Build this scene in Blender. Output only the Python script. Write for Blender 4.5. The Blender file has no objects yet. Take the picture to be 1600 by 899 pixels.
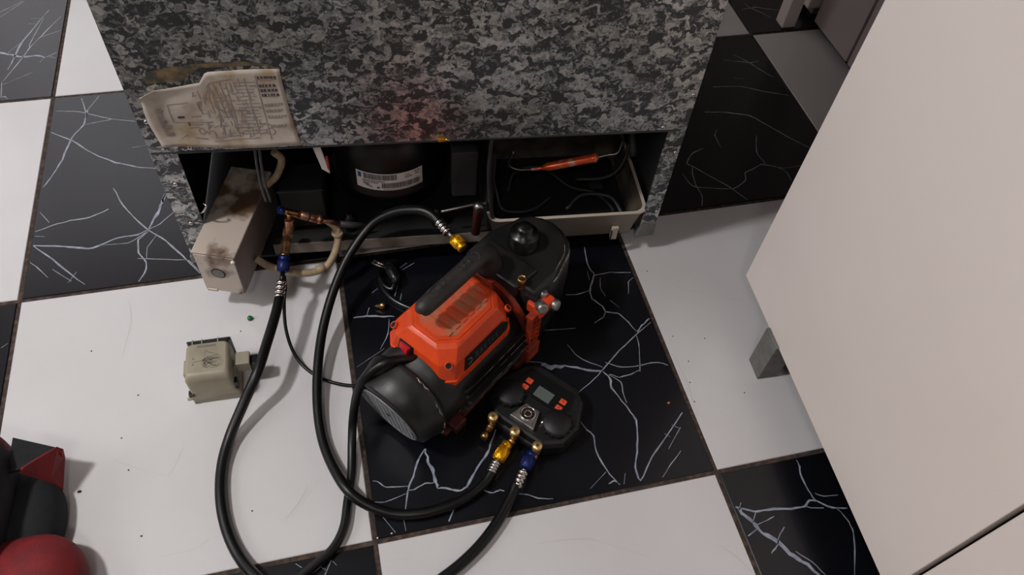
import bpy, bmesh, math, random
from mathutils import Vector, Matrix, noise
random.seed(7)
R = math.radians
scene = bpy.context.scene
COL = scene.collection

# ---------------- camera ----------------
CAM_LOC = Vector((0.6344, -0.4437, 1.2685)); FPX = 1216.1
a_, b_, c_ = 0.644890184, 0.113508045, -0.322576666
CAM_R = (Matrix.Rotation(c_, 3, 'Z') @ Matrix.Rotation(a_, 3, 'X') @ Matrix.Rotation(b_, 3, 'Z'))
cd = bpy.data.cameras.new('camera'); cam = bpy.data.objects.new('camera', cd); COL.objects.link(cam)
cd.sensor_width = 36; cd.lens = 36 * FPX / 1600; cd.clip_start = 0.02
cam.matrix_world = Matrix.Translation(CAM_LOC) @ CAM_R.to_4x4()
scene.camera = cam

# ---------------- world, lights, exposure ----------------
w = bpy.data.worlds.new('world'); scene.world = w; w.use_nodes = True
w.node_tree.nodes['Background'].inputs[0].default_value = (0.9, 0.88, 0.9, 1)
w.node_tree.nodes['Background'].inputs[1].default_value = 0.25
def area(name, loc, target, sx, sy, power, col):
    l = bpy.data.lights.new(name, 'AREA'); l.shape = 'RECTANGLE'; l.size = sx; l.size_y = sy
    l.energy = power; l.color = col
    o = bpy.data.objects.new(name, l); COL.objects.link(o); o.location = loc
    o.rotation_euler = (Vector(target) - Vector(loc)).to_track_quat('-Z', 'Y').to_euler()
    return o
area('ceiling_lamp_light', (-0.85, 0.24, 2.52), (-0.85, 0.24, 0), 0.22, 0.22, 46, (1.0, 0.985, 0.975))
area('added_front_fill', (0.15, -1.35, 2.52), (0.15, -1.35, 0), 0.3, 0.3, 9, (1.0, 0.985, 0.975))  # added fill behind the viewer, lifts the shaded areas
area('added_left_fill', (-1.68, 0.2, 1.5), (1.3, 0.1, 0.3), 1.1, 1.0, 8, (0.93, 0.95, 1.0))  # added side fill from the left wall
vs = scene.view_settings
scene.display_settings.display_device = 'sRGB'
vs.view_transform = 'Standard'; vs.look = 'None'; vs.gamma = 1; vs.use_curve_mapping = False
vs.exposure = -0.06

# ---------------- helpers ----------------
def at(px, py, z=0.0):
    d = CAM_R @ Vector((px - 800, -(py - 449.5), -FPX))
    return CAM_LOC + d * ((z - CAM_LOC.z) / d.z)
def lin(c): return tuple(((v / 255 + 0.055) / 1.055) ** 2.4 if v / 255 > 0.04045 else v / 255 / 12.92 for v in c) + (1,)

def mat(name, rgb, rough=0.5, metal=0.0, rgb2=None, scale=20, bump=0.0, bscale=60, detail=4, lo=0.4, hi=0.6, spec=0.5, coat=0.0, rvar=0.0):
    m = bpy.data.materials.new(name); m.use_nodes = True
    nt = m.node_tree; N = nt.nodes; L = nt.links; b = N['Principled BSDF']
    b.inputs['Base Color'].default_value = lin(rgb); b.inputs['Roughness'].default_value = rough
    b.inputs['Metallic'].default_value = metal; b.inputs['Specular IOR Level'].default_value = spec
    b.inputs['Coat Weight'].default_value = coat
    tc = N.new('ShaderNodeTexCoord')
    if rgb2 or rvar:
        n = N.new('ShaderNodeTexNoise'); n.inputs['Scale'].default_value = scale; n.inputs['Detail'].default_value = detail
        L.new(tc.outputs['Object'], n.inputs['Vector'])
    if rgb2:
        r = N.new('ShaderNodeValToRGB'); r.color_ramp.elements[0].position = lo; r.color_ramp.elements[1].position = hi
        r.color_ramp.elements[0].color = lin(rgb); r.color_ramp.elements[1].color = lin(rgb2)
        L.new(n.outputs['Fac'], r.inputs['Fac']); L.new(r.outputs['Color'], b.inputs['Base Color'])
    if rvar:
        mr = N.new('ShaderNodeMapRange'); mr.inputs['From Min'].default_value = 0.3; mr.inputs['From Max'].default_value = 0.7
        mr.inputs['To Min'].default_value = max(0.02, rough - rvar); mr.inputs['To Max'].default_value = min(1, rough + rvar)
        L.new(n.outputs['Fac'], mr.inputs['Value']); L.new(mr.outputs['Result'], b.inputs['Roughness'])
    if bump:
        n2 = N.new('ShaderNodeTexNoise'); n2.inputs['Scale'].default_value = bscale; n2.inputs['Detail'].default_value = 5
        L.new(tc.outputs['Object'], n2.inputs['Vector'])
        bp = N.new('ShaderNodeBump'); bp.inputs['Strength'].default_value = bump; bp.inputs['Distance'].default_value = 0.002
        L.new(n2.outputs['Fac'], bp.inputs['Height']); L.new(bp.outputs['Normal'], b.inputs['Normal'])
    return m

class MB:
    """collects shapes with materials into one mesh"""
    def __init__(s): s.bm = bmesh.new(); s.mats = []
    def mi(s, m):
        if m not in s.mats: s.mats.append(m)
        return s.mats.index(m)
    def face(s, vs_, m, smooth=False):
        try: f = s.bm.faces.new(vs_)
        except ValueError: return None
        f.material_index = s.mi(m); f.smooth = smooth; return f
    def poly(s, pts, m, M=None):
        M = M or Matrix()
        return s.face([s.bm.verts.new(M @ Vector(p)) for p in pts], m)
    def loft(s, rings, m, cap0=True, cap1=True, smooth=True, closed=True):
        vr = [[s.bm.verts.new(p) for p in r] for r in rings]
        n = len(vr[0])
        for a, b in zip(vr, vr[1:]):
            for i in range(n if closed else n - 1):
                j = (i + 1) % n
                s.face([a[i], a[j], b[j], b[i]], m, smooth)
        if cap0: s.face(list(reversed(vr[0])), m)
        if cap1: s.face(vr[-1], m)
        return vr
    def box(s, c, sz, m, M=None, bev=0.0, seg=2):
        M = M or Matrix(); c = Vector(c); h = Vector(sz) / 2
        b = bmesh.new(); r = bmesh.ops.create_cube(b, size=1)
        for v in b.verts: v.co = Vector((v.co.x * sz[0], v.co.y * sz[1], v.co.z * sz[2])) + c
        if bev: bmesh.ops.bevel(b, geom=list(b.edges) , offset=bev, segments=seg, profile=0.6, affect='EDGES')
        s.merge(b, m, M, smooth=False)
    def merge(s, b, m, M=None, smooth=False):
        M = M or Matrix(); mp = {}
        for v in b.verts: mp[v] = s.bm.verts.new(M @ v.co)
        for f in b.faces: s.face([mp[v] for v in f.verts], m, smooth or f.smooth)
        b.free()
    def prism(s, poly, z0, z1, m, M=None, bev=0.0, seg=2, top=None, smooth=False):
        """poly in xy; optional top = polygon of the same length"""
        M = M or Matrix(); b = bmesh.new()
        lo = [b.verts.new((x, y, z0)) for x, y in poly]; hi = [b.verts.new((x, y, z1)) for x, y in (top or poly)]
        n = len(lo)
        for i in range(n):
            j = (i + 1) % n; b.faces.new([lo[i], lo[j], hi[j], hi[i]])
        b.faces.new(list(reversed(lo))); b.faces.new(hi)
        if bev: bmesh.ops.bevel(b, geom=list(b.edges), offset=bev, segments=seg, profile=0.6, affect='EDGES')
        s.merge(b, m, M, smooth)
    def lathe(s, prof, m, M=None, seg=32, smooth=True, cap=True):
        """prof = [(r, z)...] about local z"""
        M = M or Matrix()
        rings = [[M @ Vector((max(r, 1e-5) * math.cos(2 * math.pi * k / seg), max(r, 1e-5) * math.sin(2 * math.pi * k / seg), z)) for k in range(seg)] for r, z in prof]
        s.loft(rings, m, cap, cap, smooth)
    def tube(s, pts, rad, m, seg=12, smooth=True, M=None, flat=1.0, sub=6, cap=True):
        pts = [Vector(p) for p in pts]; rads = rad if isinstance(rad, (list, tuple)) else [rad] * len(pts)
        P, Q = spline(pts, rads, sub)
        M = M or Matrix(); P = [M @ p for p in P]
        rings = []; up = Vector((0, 0, 1)); pn = None
        for i, p in enumerate(P):
            t = (P[min(i + 1, len(P) - 1)] - P[max(i - 1, 0)]).normalized()
            if pn is None:
                pn = up.cross(t)
                if pn.length < 0.2: pn = Vector((1, 0, 0)).cross(t)
            n = (pn - t * pn.dot(t)).normalized(); pn = n; bn = t.cross(n)
            rings.append([p + (n * math.cos(2 * math.pi * k / seg) + bn * flat * math.sin(2 * math.pi * k / seg)) * Q[i] for k in range(seg)])
        s.loft(rings, m, cap, cap, smooth)
    def ribbon(s, pts, wd, m, z=0.0002, jit=0.0, sub=3):
        """flat printed line on a horizontal surface"""
        P, Q = spline([Vector(p) for p in pts], [wd * (0.55 if i in (0, len(pts) - 1) else 1) for i in range(len(pts))], sub, smooth=0.5)
        pa = pb = None
        for i, p in enumerate(P):
            t = (P[min(i + 1, len(P) - 1)] - P[max(i - 1, 0)]); t.z = 0; t = t.normalized(); n = Vector((-t.y, t.x, 0))
            q = Q[i] * (1 + random.uniform(-.35, .35)) / 2; o = n * random.uniform(-jit, jit)
            a = s.bm.verts.new((p.x + n.x * q + o.x, p.y + n.y * q + o.y, z)); b = s.bm.verts.new((p.x - n.x * q + o.x, p.y - n.y * q + o.y, z))
            if pa: s.face([pa, pb, b, a], m)
            pa, pb = a, b
    def build(s, name, parent=None, origin=None, bevmod=None, recalc=False, smooth_angle=None, matrix=None):
        if recalc: bmesh.ops.recalc_face_normals(s.bm, faces=s.bm.faces)
        me = bpy.data.meshes.new(name)
        if origin is not None: bmesh.ops.translate(s.bm, verts=s.bm.verts, vec=-Vector(origin))
        s.bm.to_mesh(me); s.bm.free()
        for m in s.mats: me.materials.append(m)
        o = bpy.data.objects.new(name, me); COL.objects.link(o)
        if parent is not None: o.parent = parent
        if origin is not None: o.location = origin
        return o

def spline(pts, rads, sub=6, smooth=1.0):
    if len(pts) < 3 or sub <= 1: return pts, rads
    P = []; Q = []; n = len(pts)
    for i in range(n - 1):
        p0, p1, p2, p3 = pts[max(i - 1, 0)], pts[i], pts[i + 1], pts[min(i + 2, n - 1)]
        for k in range(sub):
            t = k / sub; t2 = t * t; t3 = t2 * t
            m1 = (p2 - p0) * 0.5 * smooth; m2 = (p3 - p1) * 0.5 * smooth
            if i == 0: m1 = (p2 - p1) * smooth
            if i == n - 2: m2 = (p2 - p1) * smooth
            P.append(p1 * (2 * t3 - 3 * t2 + 1) + m1 * (t3 - 2 * t2 + t) + p2 * (-2 * t3 + 3 * t2) + m2 * (t3 - t2))
            Q.append(rads[i] * (1 - t) + rads[i + 1] * t)
    P.append(pts[-1]); Q.append(rads[-1]); return P, Q

def frame(o, z, x=None):
    """matrix at o with local z along z"""
    z = Vector(z).normalized(); x = Vector(x) if x else (Vector((0, 0, 1)) if abs(z.z) < 0.9 else Vector((1, 0, 0)))
    x = (x - z * x.dot(z)).normalized(); y = z.cross(x)
    return Matrix(((x.x, y.x, z.x, o[0]), (x.y, y.y, z.y, o[1]), (x.z, y.z, z.z, o[2]), (0, 0, 0, 1)))

def thing(name, loc, rz, label, cat, group=None):
    o = bpy.data.objects.new(name, None); COL.objects.link(o); o.empty_display_size = 0.05
    o.location = loc; o.rotation_euler = (0, 0, rz); return tag(o, label, cat, group)
def tag(o, label, cat=None, group=None):
    o['label'] = label
    if cat: o['category'] = cat
    if group: o['group'] = group
    return o
def struct(o): o['kind'] = 'structure'; return o
def hexpoly(r, n=6, ph=0): return [(r * math.cos(ph + 2 * math.pi * k / n), r * math.sin(ph + 2 * math.pi * k / n)) for k in range(n)]

# ---------------- materials ----------------
M_white = mat('white_tile', (212, 210, 211), 0.16, rgb2=(205, 202, 203), scale=3, lo=.35, hi=.65)
M_black = mat('black_tile', (12, 13, 18), 0.24, rgb2=(16, 17, 23), scale=4)
M_vein = mat('vein_print', (160, 165, 177), 0.3, rgb2=(126, 132, 146), scale=60)
M_faint = mat('faint_vein_print', (196, 191, 190), 0.3)
M_grout = mat('grout', (52, 42, 38), 0.9, rgb2=(92, 74, 62), scale=90, bump=.5, lo=.45, hi=.7)
M_wall = mat('wall_paint', (205, 198, 190), 0.85)
M_wallb = mat('bounce_damping_wall', (128, 112, 98), 0.7)  # dark tone chosen to cut bounce light from the unseen walls
M_cab = mat('white_laminate', (232, 221, 216), 0.5, rgb2=(228, 216, 210), scale=2)
M_darkgap = mat('dark_gap', (16, 14, 13), 0.9)  # near-black fill standing in for shade in gaps, slots and holes
M_foot = mat('grey_foot', (112, 112, 108), 0.6, rgb2=(98, 98, 94), scale=60, bump=.3)
M_bgcab = mat('taupe_laminate', (190, 178, 174), 0.5)
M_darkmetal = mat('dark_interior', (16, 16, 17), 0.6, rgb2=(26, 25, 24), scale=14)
M_inner = mat('inner_steel', (64, 63, 66), 0.5, 0.2, rgb2=(48, 47, 49), scale=8)
M_comp = mat('compressor_black', (9, 9, 10), 0.42, rgb2=(20, 18, 17), scale=12)
M_rail = mat('dusty_rail', (150, 138, 126), 0.75, rgb2=(98, 90, 84), scale=9, detail=6, bump=.3)
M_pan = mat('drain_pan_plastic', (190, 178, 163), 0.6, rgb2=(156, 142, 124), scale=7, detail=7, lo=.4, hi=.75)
M_panin = mat('shaded_stained_pan', (84, 74, 62), 0.7, rgb2=(44, 38, 33), scale=14, detail=6)  # stain tone darkened to paint the bay's shade into the pan
M_paper = mat('aged_paper', (186, 176, 166), 0.8, rgb2=(148, 126, 92), scale=16, detail=6, lo=.48, hi=.68, bump=.4, bscale=30)
M_ink = mat('ink', (140, 129, 124), 0.8)
M_inkd = mat('dark_ink', (72, 66, 64), 0.8)
M_residue = mat('glue_residue', (120, 100, 72), 0.9, rgb2=(64, 62, 54), scale=40)
M_lab = mat('sticker_white', (235, 228, 224), 0.5)
M_blue = mat('blue_print', (30, 90, 140), 0.5)
M_red = mat('red_print', (170, 40, 34), 0.5)
M_copper = mat('copper', (176, 132, 106), 0.36, 0.85, rgb2=(120, 86, 68), scale=60, rvar=.15)
M_copperb = mat('brazed_copper', (250, 104, 58), 0.26, 0.5, rgb2=(230, 190, 160), scale=45, lo=.5, hi=.62)
M_brass = mat('brass', (186, 148, 100), 0.32, 1.0, rgb2=(132, 100, 68), scale=70)
M_capb = mat('pale_brass', (226, 190, 132), 0.3, 0.8)
M_gold = mat('yellow_anodised', (232, 172, 30), 0.25, 0.85)
M_bluen = mat('blue_anodised', (14, 32, 92), 0.35, 0.4)
M_chrome = mat('chrome', (215, 210, 208), 0.18, 1.0)
M_alu = mat('cast_aluminium', (176, 173, 170), 0.38, 0.9, rgb2=(140, 137, 134), scale=60)
M_rubber = mat('hose_rubber', (8, 8, 9), 0.38, spec=.4)
M_cordm = mat('dusty_cord', (36, 34, 33), 0.5, rgb2=(58, 53, 49), scale=30)
M_steel = mat('steel', (150, 148, 146), 0.35, 1.0)
M_beige = mat('beige_hose', (166, 146, 118), 0.6, rgb2=(126, 108, 84), scale=30, lo=.45, hi=.7)
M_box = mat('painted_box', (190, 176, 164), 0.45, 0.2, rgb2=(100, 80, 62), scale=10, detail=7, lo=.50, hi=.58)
M_boxs = mat('shaded_box_side', (150, 140, 134), 0.45, 0.2, rgb2=(128, 117, 110), scale=9, detail=4)  # darker copy of the box paint, side shade put into the colour
M_relay = mat('grey_plastic', (150, 143, 124), 0.42, rgb2=(138, 131, 113), scale=20)
M_relayd = mat('grey_plastic_line', (98, 92, 82), 0.6)
M_orange = mat('orange_plastic', (226, 74, 24), 0.42, rgb2=(206, 66, 24), scale=18, detail=5, rvar=.1)
M_orangedirt = mat('dusty_orange', (206, 78, 40), 0.7, rgb2=(172, 104, 74), scale=35, detail=6, lo=.4, hi=.62)
M_orangedk = mat('orange_paint_metal', (196, 62, 24), 0.45, rgb2=(128, 44, 26), scale=24, detail=6)
M_flange = mat('shaded_flange_orange', (140, 46, 26), 0.5, rgb2=(84, 36, 26), scale=24, detail=6)  # orange darkened to paint in the shadow between housing and reservoir
M_rust = mat('red_base', (96, 34, 26), 0.6, rgb2=(60, 26, 22), scale=30)
M_pump = mat('pump_black', (17, 17, 18), 0.42, rgb2=(26, 25, 24), scale=16, detail=7, rvar=.12, bump=.15)
M_pumpw = mat('worn_black_paint', (24, 24, 25), 0.4, rgb2=(150, 146, 142), scale=55, detail=6, lo=.6, hi=.66)
M_scuff = mat('bare_scuff', (172, 166, 160), 0.45, 0.6, rgb2=(110, 106, 102), scale=160)
M_handle = mat('handle_rubber', (34, 32, 32), 0.55, rgb2=(48, 44, 42), scale=30, detail=6)
M_raise = mat('raised_letter', (58, 53, 51), 0.6)
M_grille = mat('grille_grey', (112, 114, 117), 0.45)
M_plate = mat('plate_black', (10, 11, 11), 0.4)
M_platet = mat('plate_letter', (118, 116, 112), 0.5)
M_switch = mat('red_switch', (190, 24, 34), 0.3)
M_cap = mat('cap_black', (13, 14, 15), 0.28)
M_gauge = mat('gauge_black', (11, 11, 13), 0.5)
M_gpanel = mat('gauge_panel', (11, 12, 13), 0.35)
M_gknob = mat('gauge_knob', (18, 17, 20), 0.5)
M_lcd = mat('lcd', (96, 104, 100), 0.25)
M_button = mat('orange_button', (226, 84, 44), 0.5)
M_glass = mat('sight_window', (70, 60, 54), 0.08, 0.6)
M_fblack = mat('bag_black', (20, 22, 25), 0.85, rgb2=(26, 28, 31), scale=60, bump=.4, bscale=500)
M_fred = mat('bag_red', (128, 18, 24), 0.75, rgb2=(108, 15, 22), scale=30, bump=.4, bscale=500)
M_fdred = mat('bag_dark_red', (96, 18, 24), 0.8)
M_green = mat('green_plastic', (16, 104, 54), 0.35)
M_crumb = mat('crumb', (40, 34, 32), 0.9)
M_pink = mat('orange_crumb', (206, 104, 78), 0.7)
M_lamp = bpy.data.materials.new('lamp_diffuser'); M_lamp.use_nodes = True
M_lamp.node_tree.nodes['Principled BSDF'].inputs['Emission Color'].default_value = (1, .96, .93, 1)
M_lamp.node_tree.nodes['Principled BSDF'].inputs['Emission Strength'].default_value = 3.0
M_winglow = bpy.data.materials.new('unseen_window_glow'); M_winglow.use_nodes = True  # glow of the unseen windows
M_winglow.node_tree.nodes['Principled BSDF'].inputs['Emission Color'].default_value = (.95, .93, 1, 1)
M_winglow.node_tree.nodes['Principled BSDF'].inputs['Emission Strength'].default_value = 1.2

def galvanised():
    m = bpy.data.materials.new('galvanised_steel'); m.use_nodes = True
    nt = m.node_tree; N = nt.nodes; L = nt.links; b = N['Principled BSDF']
    tc = N.new('ShaderNodeTexCoord')
    def nz(scale, detail=2):
        n = N.new('ShaderNodeTexNoise'); n.inputs['Scale'].default_value = scale; n.inputs['Detail'].default_value = detail
        L.new(tc.outputs['Object'], n.inputs['Vector']); return n
    dist = nz(55, 4)
    sub = N.new('ShaderNodeVectorMath'); sub.operation = 'SUBTRACT'; sub.inputs[1].default_value = (.5, .5, .5); L.new(dist.outputs['Color'], sub.inputs[0])
    sc = N.new('ShaderNodeVectorMath'); sc.operation = 'SCALE'; sc.inputs['Scale'].default_value = 0.05; L.new(sub.outputs[0], sc.inputs[0])
    mp = N.new('ShaderNodeMapping'); mp.inputs['Scale'].default_value = (.75, 1, 1.15); L.new(tc.outputs['Object'], mp.inputs['Vector']); ad = N.new('ShaderNodeVectorMath'); L.new(mp.outputs['Vector'], ad.inputs[0]); L.new(sc.outputs[0], ad.inputs[1])
    vals = []
    for s_ in (72, 150):
        v = N.new('ShaderNodeTexVoronoi'); v.inputs['Scale'].default_value = s_; L.new(ad.outputs[0], v.inputs['Vector'])
        sp = N.new('ShaderNodeSeparateColor'); L.new(v.outputs['Color'], sp.inputs['Color']); vals.append(sp.outputs[0])
    mx = N.new('ShaderNodeMix'); mx.inputs[0].default_value = 0.4; L.new(vals[0], mx.inputs[2]); L.new(vals[1], mx.inputs[3])
    r = N.new('ShaderNodeValToRGB'); e = r.color_ramp.elements
    e[0].position = 0.40; e[0].color = lin((80, 82, 85)); e[1].position = 0.56; e[1].color = lin((148, 150, 154))
    x = e.new(0.85); x.color = lin((204, 204, 203))
    L.new(mx.outputs[0], r.inputs['Fac'])
    st = nz(5, 5); rs = N.new('ShaderNodeValToRGB'); rs.color_ramp.elements[0].position = .35; rs.color_ramp.elements[1].position = .7
    rs.color_ramp.elements[0].color = (1, 1, 1, 1); rs.color_ramp.elements[1].color = (.78, .76, .68, 1); L.new(st.outputs['Fac'], rs.inputs['Fac'])
    mu = N.new('ShaderNodeMix'); mu.data_type = 'RGBA'; mu.blend_type = 'MULTIPLY'; mu.inputs[0].default_value = 1
    L.new(r.outputs['Color'], mu.inputs[6]); L.new(rs.outputs['Color'], mu.inputs[7]); L.new(mu.outputs[2], b.inputs['Base Color'])
    b.inputs['Metallic'].default_value = 0.82
    mr = N.new('ShaderNodeMapRange'); mr.inputs['To Min'].default_value = .46; mr.inputs['To Max'].default_value = .34; L.new(mx.outputs[0], mr.inputs['Value']); L.new(mr.outputs[0], b.inputs['Roughness'])
    return m
M_galv = galvanised()

# ---------------- the room ----------------
S = 0.6; GAP = 0.008
mb = MB(); mb.box((0.45, 0.45, -0.011), (4.6, 5.1, 0.018), M_grout); floor = struct(mb.build('floor'))
XW0, XW1, YW0, YW1, ZC = -1.8, 2.7, -2.05, 2.95, 2.6
def wall(name, c, sz, m=M_wall):
    b = MB(); b.box(c, sz, m); return struct(b.build(name))
wall('wall_left', (XW0 - .05, .45, 1.3), (.1, 5.2, 2.64)); wall('wall_right', (XW1 + .05, .45, 1.3), (.1, 5.2, 2.64), M_wallb)
wall('wall_front', (.45, YW0 - .05, 1.3), (4.5, .1, 2.64), M_wallb); wall('wall_back', (.45, YW1 + .05, 1.3), (4.5, .1, 2.64))
wall('ceiling', (.45, .45, ZC + .04), (4.5, 5.0, .08))
b = MB(); b.box((XW0 + .015, .2, 1.5), (.03, 1.2, 1.1), M_winglow); struct(b.build('added_fill_window'))  # glowing panel added on the unseen left wall as side fill
b = MB()
for y0 in (-.43, .2, .83): b.box((XW0 + .03, y0, 1.5), (.05, .05, 1.2), M_cab)
for z0 in (.92, 2.08): b.box((XW0 + .03, .2, z0), (.05, 1.3, .05), M_cab)
wf = b.build('unseen_window_frame', bpy.data.objects['added_fill_window'])
b = MB(); b.box((-.85, YW1 - .015, 1.5), (1.7, .03, 1.95), M_winglow); w2 = struct(b.build('unseen_back_window'))  # unseen window, put in and enlarged to brighten the left tiles
b = MB()
for x0 in (-1.72, -.85, .02): b.box((x0, YW1 - .03, 1.5), (.05, .05, 2.05), M_cab)
for z0 in (.5, 2.5): b.box((-.85, YW1 - .03, z0), (1.8, .05, .05), M_cab)
b.build('unseen_window_frame', w2)

# vein drawing of the black tiles: (width in photo pixels, points) on the floor plane
V = [
 (3,[(0,19),(37,1)]),(3,[(0,27),(37,2)]),(3,[(76,16),(36,64),(21,93),(12,109)]),(2,[(69,28),(47,68),(46,74)]),
 (2,[(95,26),(64,57),(48,73),(36,89),(3,129)]),(2,[(97,47),(64,58)]),(2,[(48,29),(66,29)]),(2,[(45,37),(59,38)]),
 (5,[(-8,82),(0,83),(18,86),(36,89),(57,87),(71,90)]),(2,[(71,90),(91,82)]),(2,[(77,88),(90,91)]),(2,[(62,98),(68,90)]),
 (2,[(52,113),(3,133)]),(4,[(3,129),(1,152)]),(2,[(0,152),(7,151),(13,156)]),(2,[(36,64),(12,83)]),
 (2,[(87,174),(125,175),(174,186),(215,190)]),(3,[(127,154),(135,177),(131,195),(112,215),(97,250),(85,270),(67,293)]),
 (2,[(155,150),(137,172),(134,192)]),(3,[(131,195),(175,186)]),(3,[(80,207),(112,220),(145,240),(180,254),(215,261),(246,264)]),
 (2,[(206,231),(230,227)]),(3,[(177,294),(192,320),(215,345),(232,359),(260,377),(285,400),(312,429)]),
 (6,[(258,303),(254,315),(245,335),(232,359)]),(8,[(259,300),(253,316)]),(4,[(232,359),(215,367),(185,372),(160,382),(137,389),(100,385),(50,384)]),
 (2,[(228,363),(200,380),(150,384)]),(2,[(272,331),(250,350),(232,359)]),(3,[(232,362),(216,375),(217,395),(229,410),(227,425),(217,442)]),
 (2,[(245,367),(230,387),(229,405)]),(2,[(215,404),(265,406),(295,407),(312,425)]),(3,[(170,327),(140,340),(110,345),(90,350),(55,362)]),
 (2,[(62,332),(77,348)]),(2,[(55,369),(70,370)]),(3,[(50,384),(75,400),(100,420),(132,445)]),(2,[(82,421),(111,440)]),(2,[(120,425),(107,442)]),(2,[(47,410),(60,420),(75,434)]),
 (2.5,[(913,386),(916,406),(922,421),(929,429),(925,441),(922,453),(925,467),(942,479),(946,487),(965,490),(977,499),(994,518)]),
 (2,[(918,424),(921,438)]),(2,[(929,431),(953,426),(986,426)]),(2,[(922,454),(904,460),(884,461)]),(2,[(946,487),(943,496),(929,505)]),(1.5,[(938,434),(938,450),(946,463)]),(1.5,[(953,469),(968,481)]),
 (1.5,[(990,434),(982,441),(982,460)]),(3.5,[(1015,498),(1003,509),(995,518)]),(2,[(1017,504),(994,523),(968,548),(942,578),(930,591),(899,618)]),
 (2,[(994,523),(999,545),(1000,581)]),(2,[(946,567),(971,574),(997,572),(1017,567),(1032,567),(1044,571)]),(2,[(953,585),(968,590),(988,584),(1001,578)]),
 (2,[(887,539),(899,554),(916,565),(942,574)]),(1.5,[(848,517),(899,513)]),(9,[(846,569),(862,574),(881,572)]),(5,[(881,571),(910,577),(939,580)]),(2,[(826,565),(846,567)]),
 (4,[(942,581),(953,591),(956,606),(973,628)]),(3,[(973,628),(990,650),(994,660),(996,696),(993,730),(1001,752),(1015,721),(1032,696),(1066,645)]),
 (2,[(951,586),(970,597),(973,611),(979,630)]),(3,[(902,651),(918,673),(928,681),(931,704),(947,734),(968,758)]),(2,[(947,738),(922,764)]),(1.5,[(977,740),(975,757)]),
 (2,[(1063,668),(1044,702)]),(2,[(1049,664),(1063,670)]),(2,[(1038,678),(1047,683)]),(2,[(1064,705),(1049,725),(1035,746)]),(3,[(951,757),(960,751),(966,756)]),
 (3,[(664,702),(655,716),(648,738),(639,761),(636,772),(633,797)]),(2,[(631,812),(634,830)]),
 (6,[(664,702),(669,720),(676,736),(679,752),(684,763)]),(4,[(684,763),(702,764),(718,767),(729,761),(742,738),(756,716),(764,702),(775,672)]),
 (2.5,[(582,752),(592,754),(603,762),(637,760)]),(2.5,[(639,766),(648,765),(664,756),(679,755)]),(2,[(585,785),(601,785),(634,772)]),
 (5,[(744,770),(754,765)]),(3,[(754,765),(767,771),(780,767)]),(5,[(780,766),(788,767)]),(2,[(803,772),(823,773),(841,779),(864,780)]),(4,[(711,791),(701,815)]),(2,[(598,808),(618,833)]),
 (4,[(552,497),(573,494),(593,495),(616,495)]),(2,[(573,494),(577,481)]),(2,[(608,499),(606,522),(594,546)]),(1.5,[(558,574),(600,545)]),(2,[(581,458),(590,451)]),(3,[(621,444),(617,464)]),(2,[(627,459),(625,471)]),(2,[(629,422),(647,411)]),(2,[(625,419),(636,411)]),
 (3,[(1243,717),(1249,729),(1252,744),(1263,766),(1274,782),(1300,794),(1324,795)]),(2.5,[(1309,796),(1323,811),(1332,828),(1335,855),(1335,900)]),
 (4,[(1274,783),(1265,783),(1257,791),(1236,795),(1199,797),(1179,799),(1154,795)]),(2,[(1257,791),(1267,794),(1287,794)]),
 (7,[(1150,792),(1159,802),(1176,817),(1192,833),(1216,848),(1234,865),(1254,877),(1280,900)]),(3,[(1181,802),(1176,817)]),(2,[(1181,822),(1199,813),(1210,807)]),(3,[(1182,827),(1169,838)]),
 (3,[(1226,824),(1216,842),(1214,855),(1205,865)]),(2,[(1243,862),(1269,879),(1290,899)]),(2,[(1158,786),(1154,798)]),(2,[(1273,771),(1287,776),(1309,774)]),
 (1.5,[(1130,94),(1171,98),(1186,96)]),(1.5,[(1145,85),(1171,98),(1186,108),(1208,121)]),(1.5,[(1114,136),(1156,135),(1194,143),(1232,149)]),(2,[(1101,175),(1137,176),(1171,181),(1198,195),(1220,208),(1268,233)]),
 (1.2,[(1120,202),(1117,212),(1127,231)]),(1.5,[(1182,212),(1182,238),(1196,256)]),(1.5,[(1258,258),(1224,263),(1190,257),(1175,265),(1164,270),(1165,282),(1145,295),(1084,292),(1067,272)]),
 (1.5,[(1209,259),(1228,268),(1237,284)]),(1.5,[(1099,232),(1082,240),(1073,255),(1084,261),(1114,278),(1141,293),(1169,314)]),(1.5,[(1082,261),(1082,272),(1088,291),(1097,306),(1097,323)]),(1.2,[(1147,122),(1164,123)]),
 (1.5,[(1159,15),(1181,11),(1192,13),(1217,16)]),(1.2,[(1164,5),(1170,11),(1192,21),(1205,28)]),
 (3,[(462,877),(472,887)]),(3,[(512,873),(498,888),(480,902)]),(3,[(517,876),(506,902)]),(2,[(498,885),(512,892)]),(2,[(520,877),(526,884)]),(2,[(14,537),(2,544)]),
]
FV = [(3,[(480,760),(465,790),(445,812)]),(2,[(500,748),(455,810)]),(2,[(180,720),(262,745),(285,700)]),(2,[(1124,852),(1150,870),(1200,890)]),(2,[(590,880),(640,872)]),
      (2,[(1020,420),(1060,450),(1160,470)]),(2,[(1010,560),(1075,600),(1090,650)]),(2,[(330,840),(300,860),(250,870)]),(1.5,[(840,850),(920,842),(1010,870)]),(2,[(200,470),(206,500),(190,560)])]
tilev = {}
def wpx(px, py): return (at(px + 1, py) - at(px, py)).length
for lst, mt in ((V, M_vein), (FV, M_faint)):
    for wd, pts in lst:
        P = [at(x, y) for x, y in pts]
        mid = P[len(P) // 2] if len(P) != 2 else (P[0] + P[1]) / 2
        ij = (math.floor(mid.x / S), math.floor(mid.y / S))
        q = pts[len(pts) // 2]
        tilev.setdefault(ij, []).append((wd * wpx(*q) * .8, P, mt))
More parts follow.
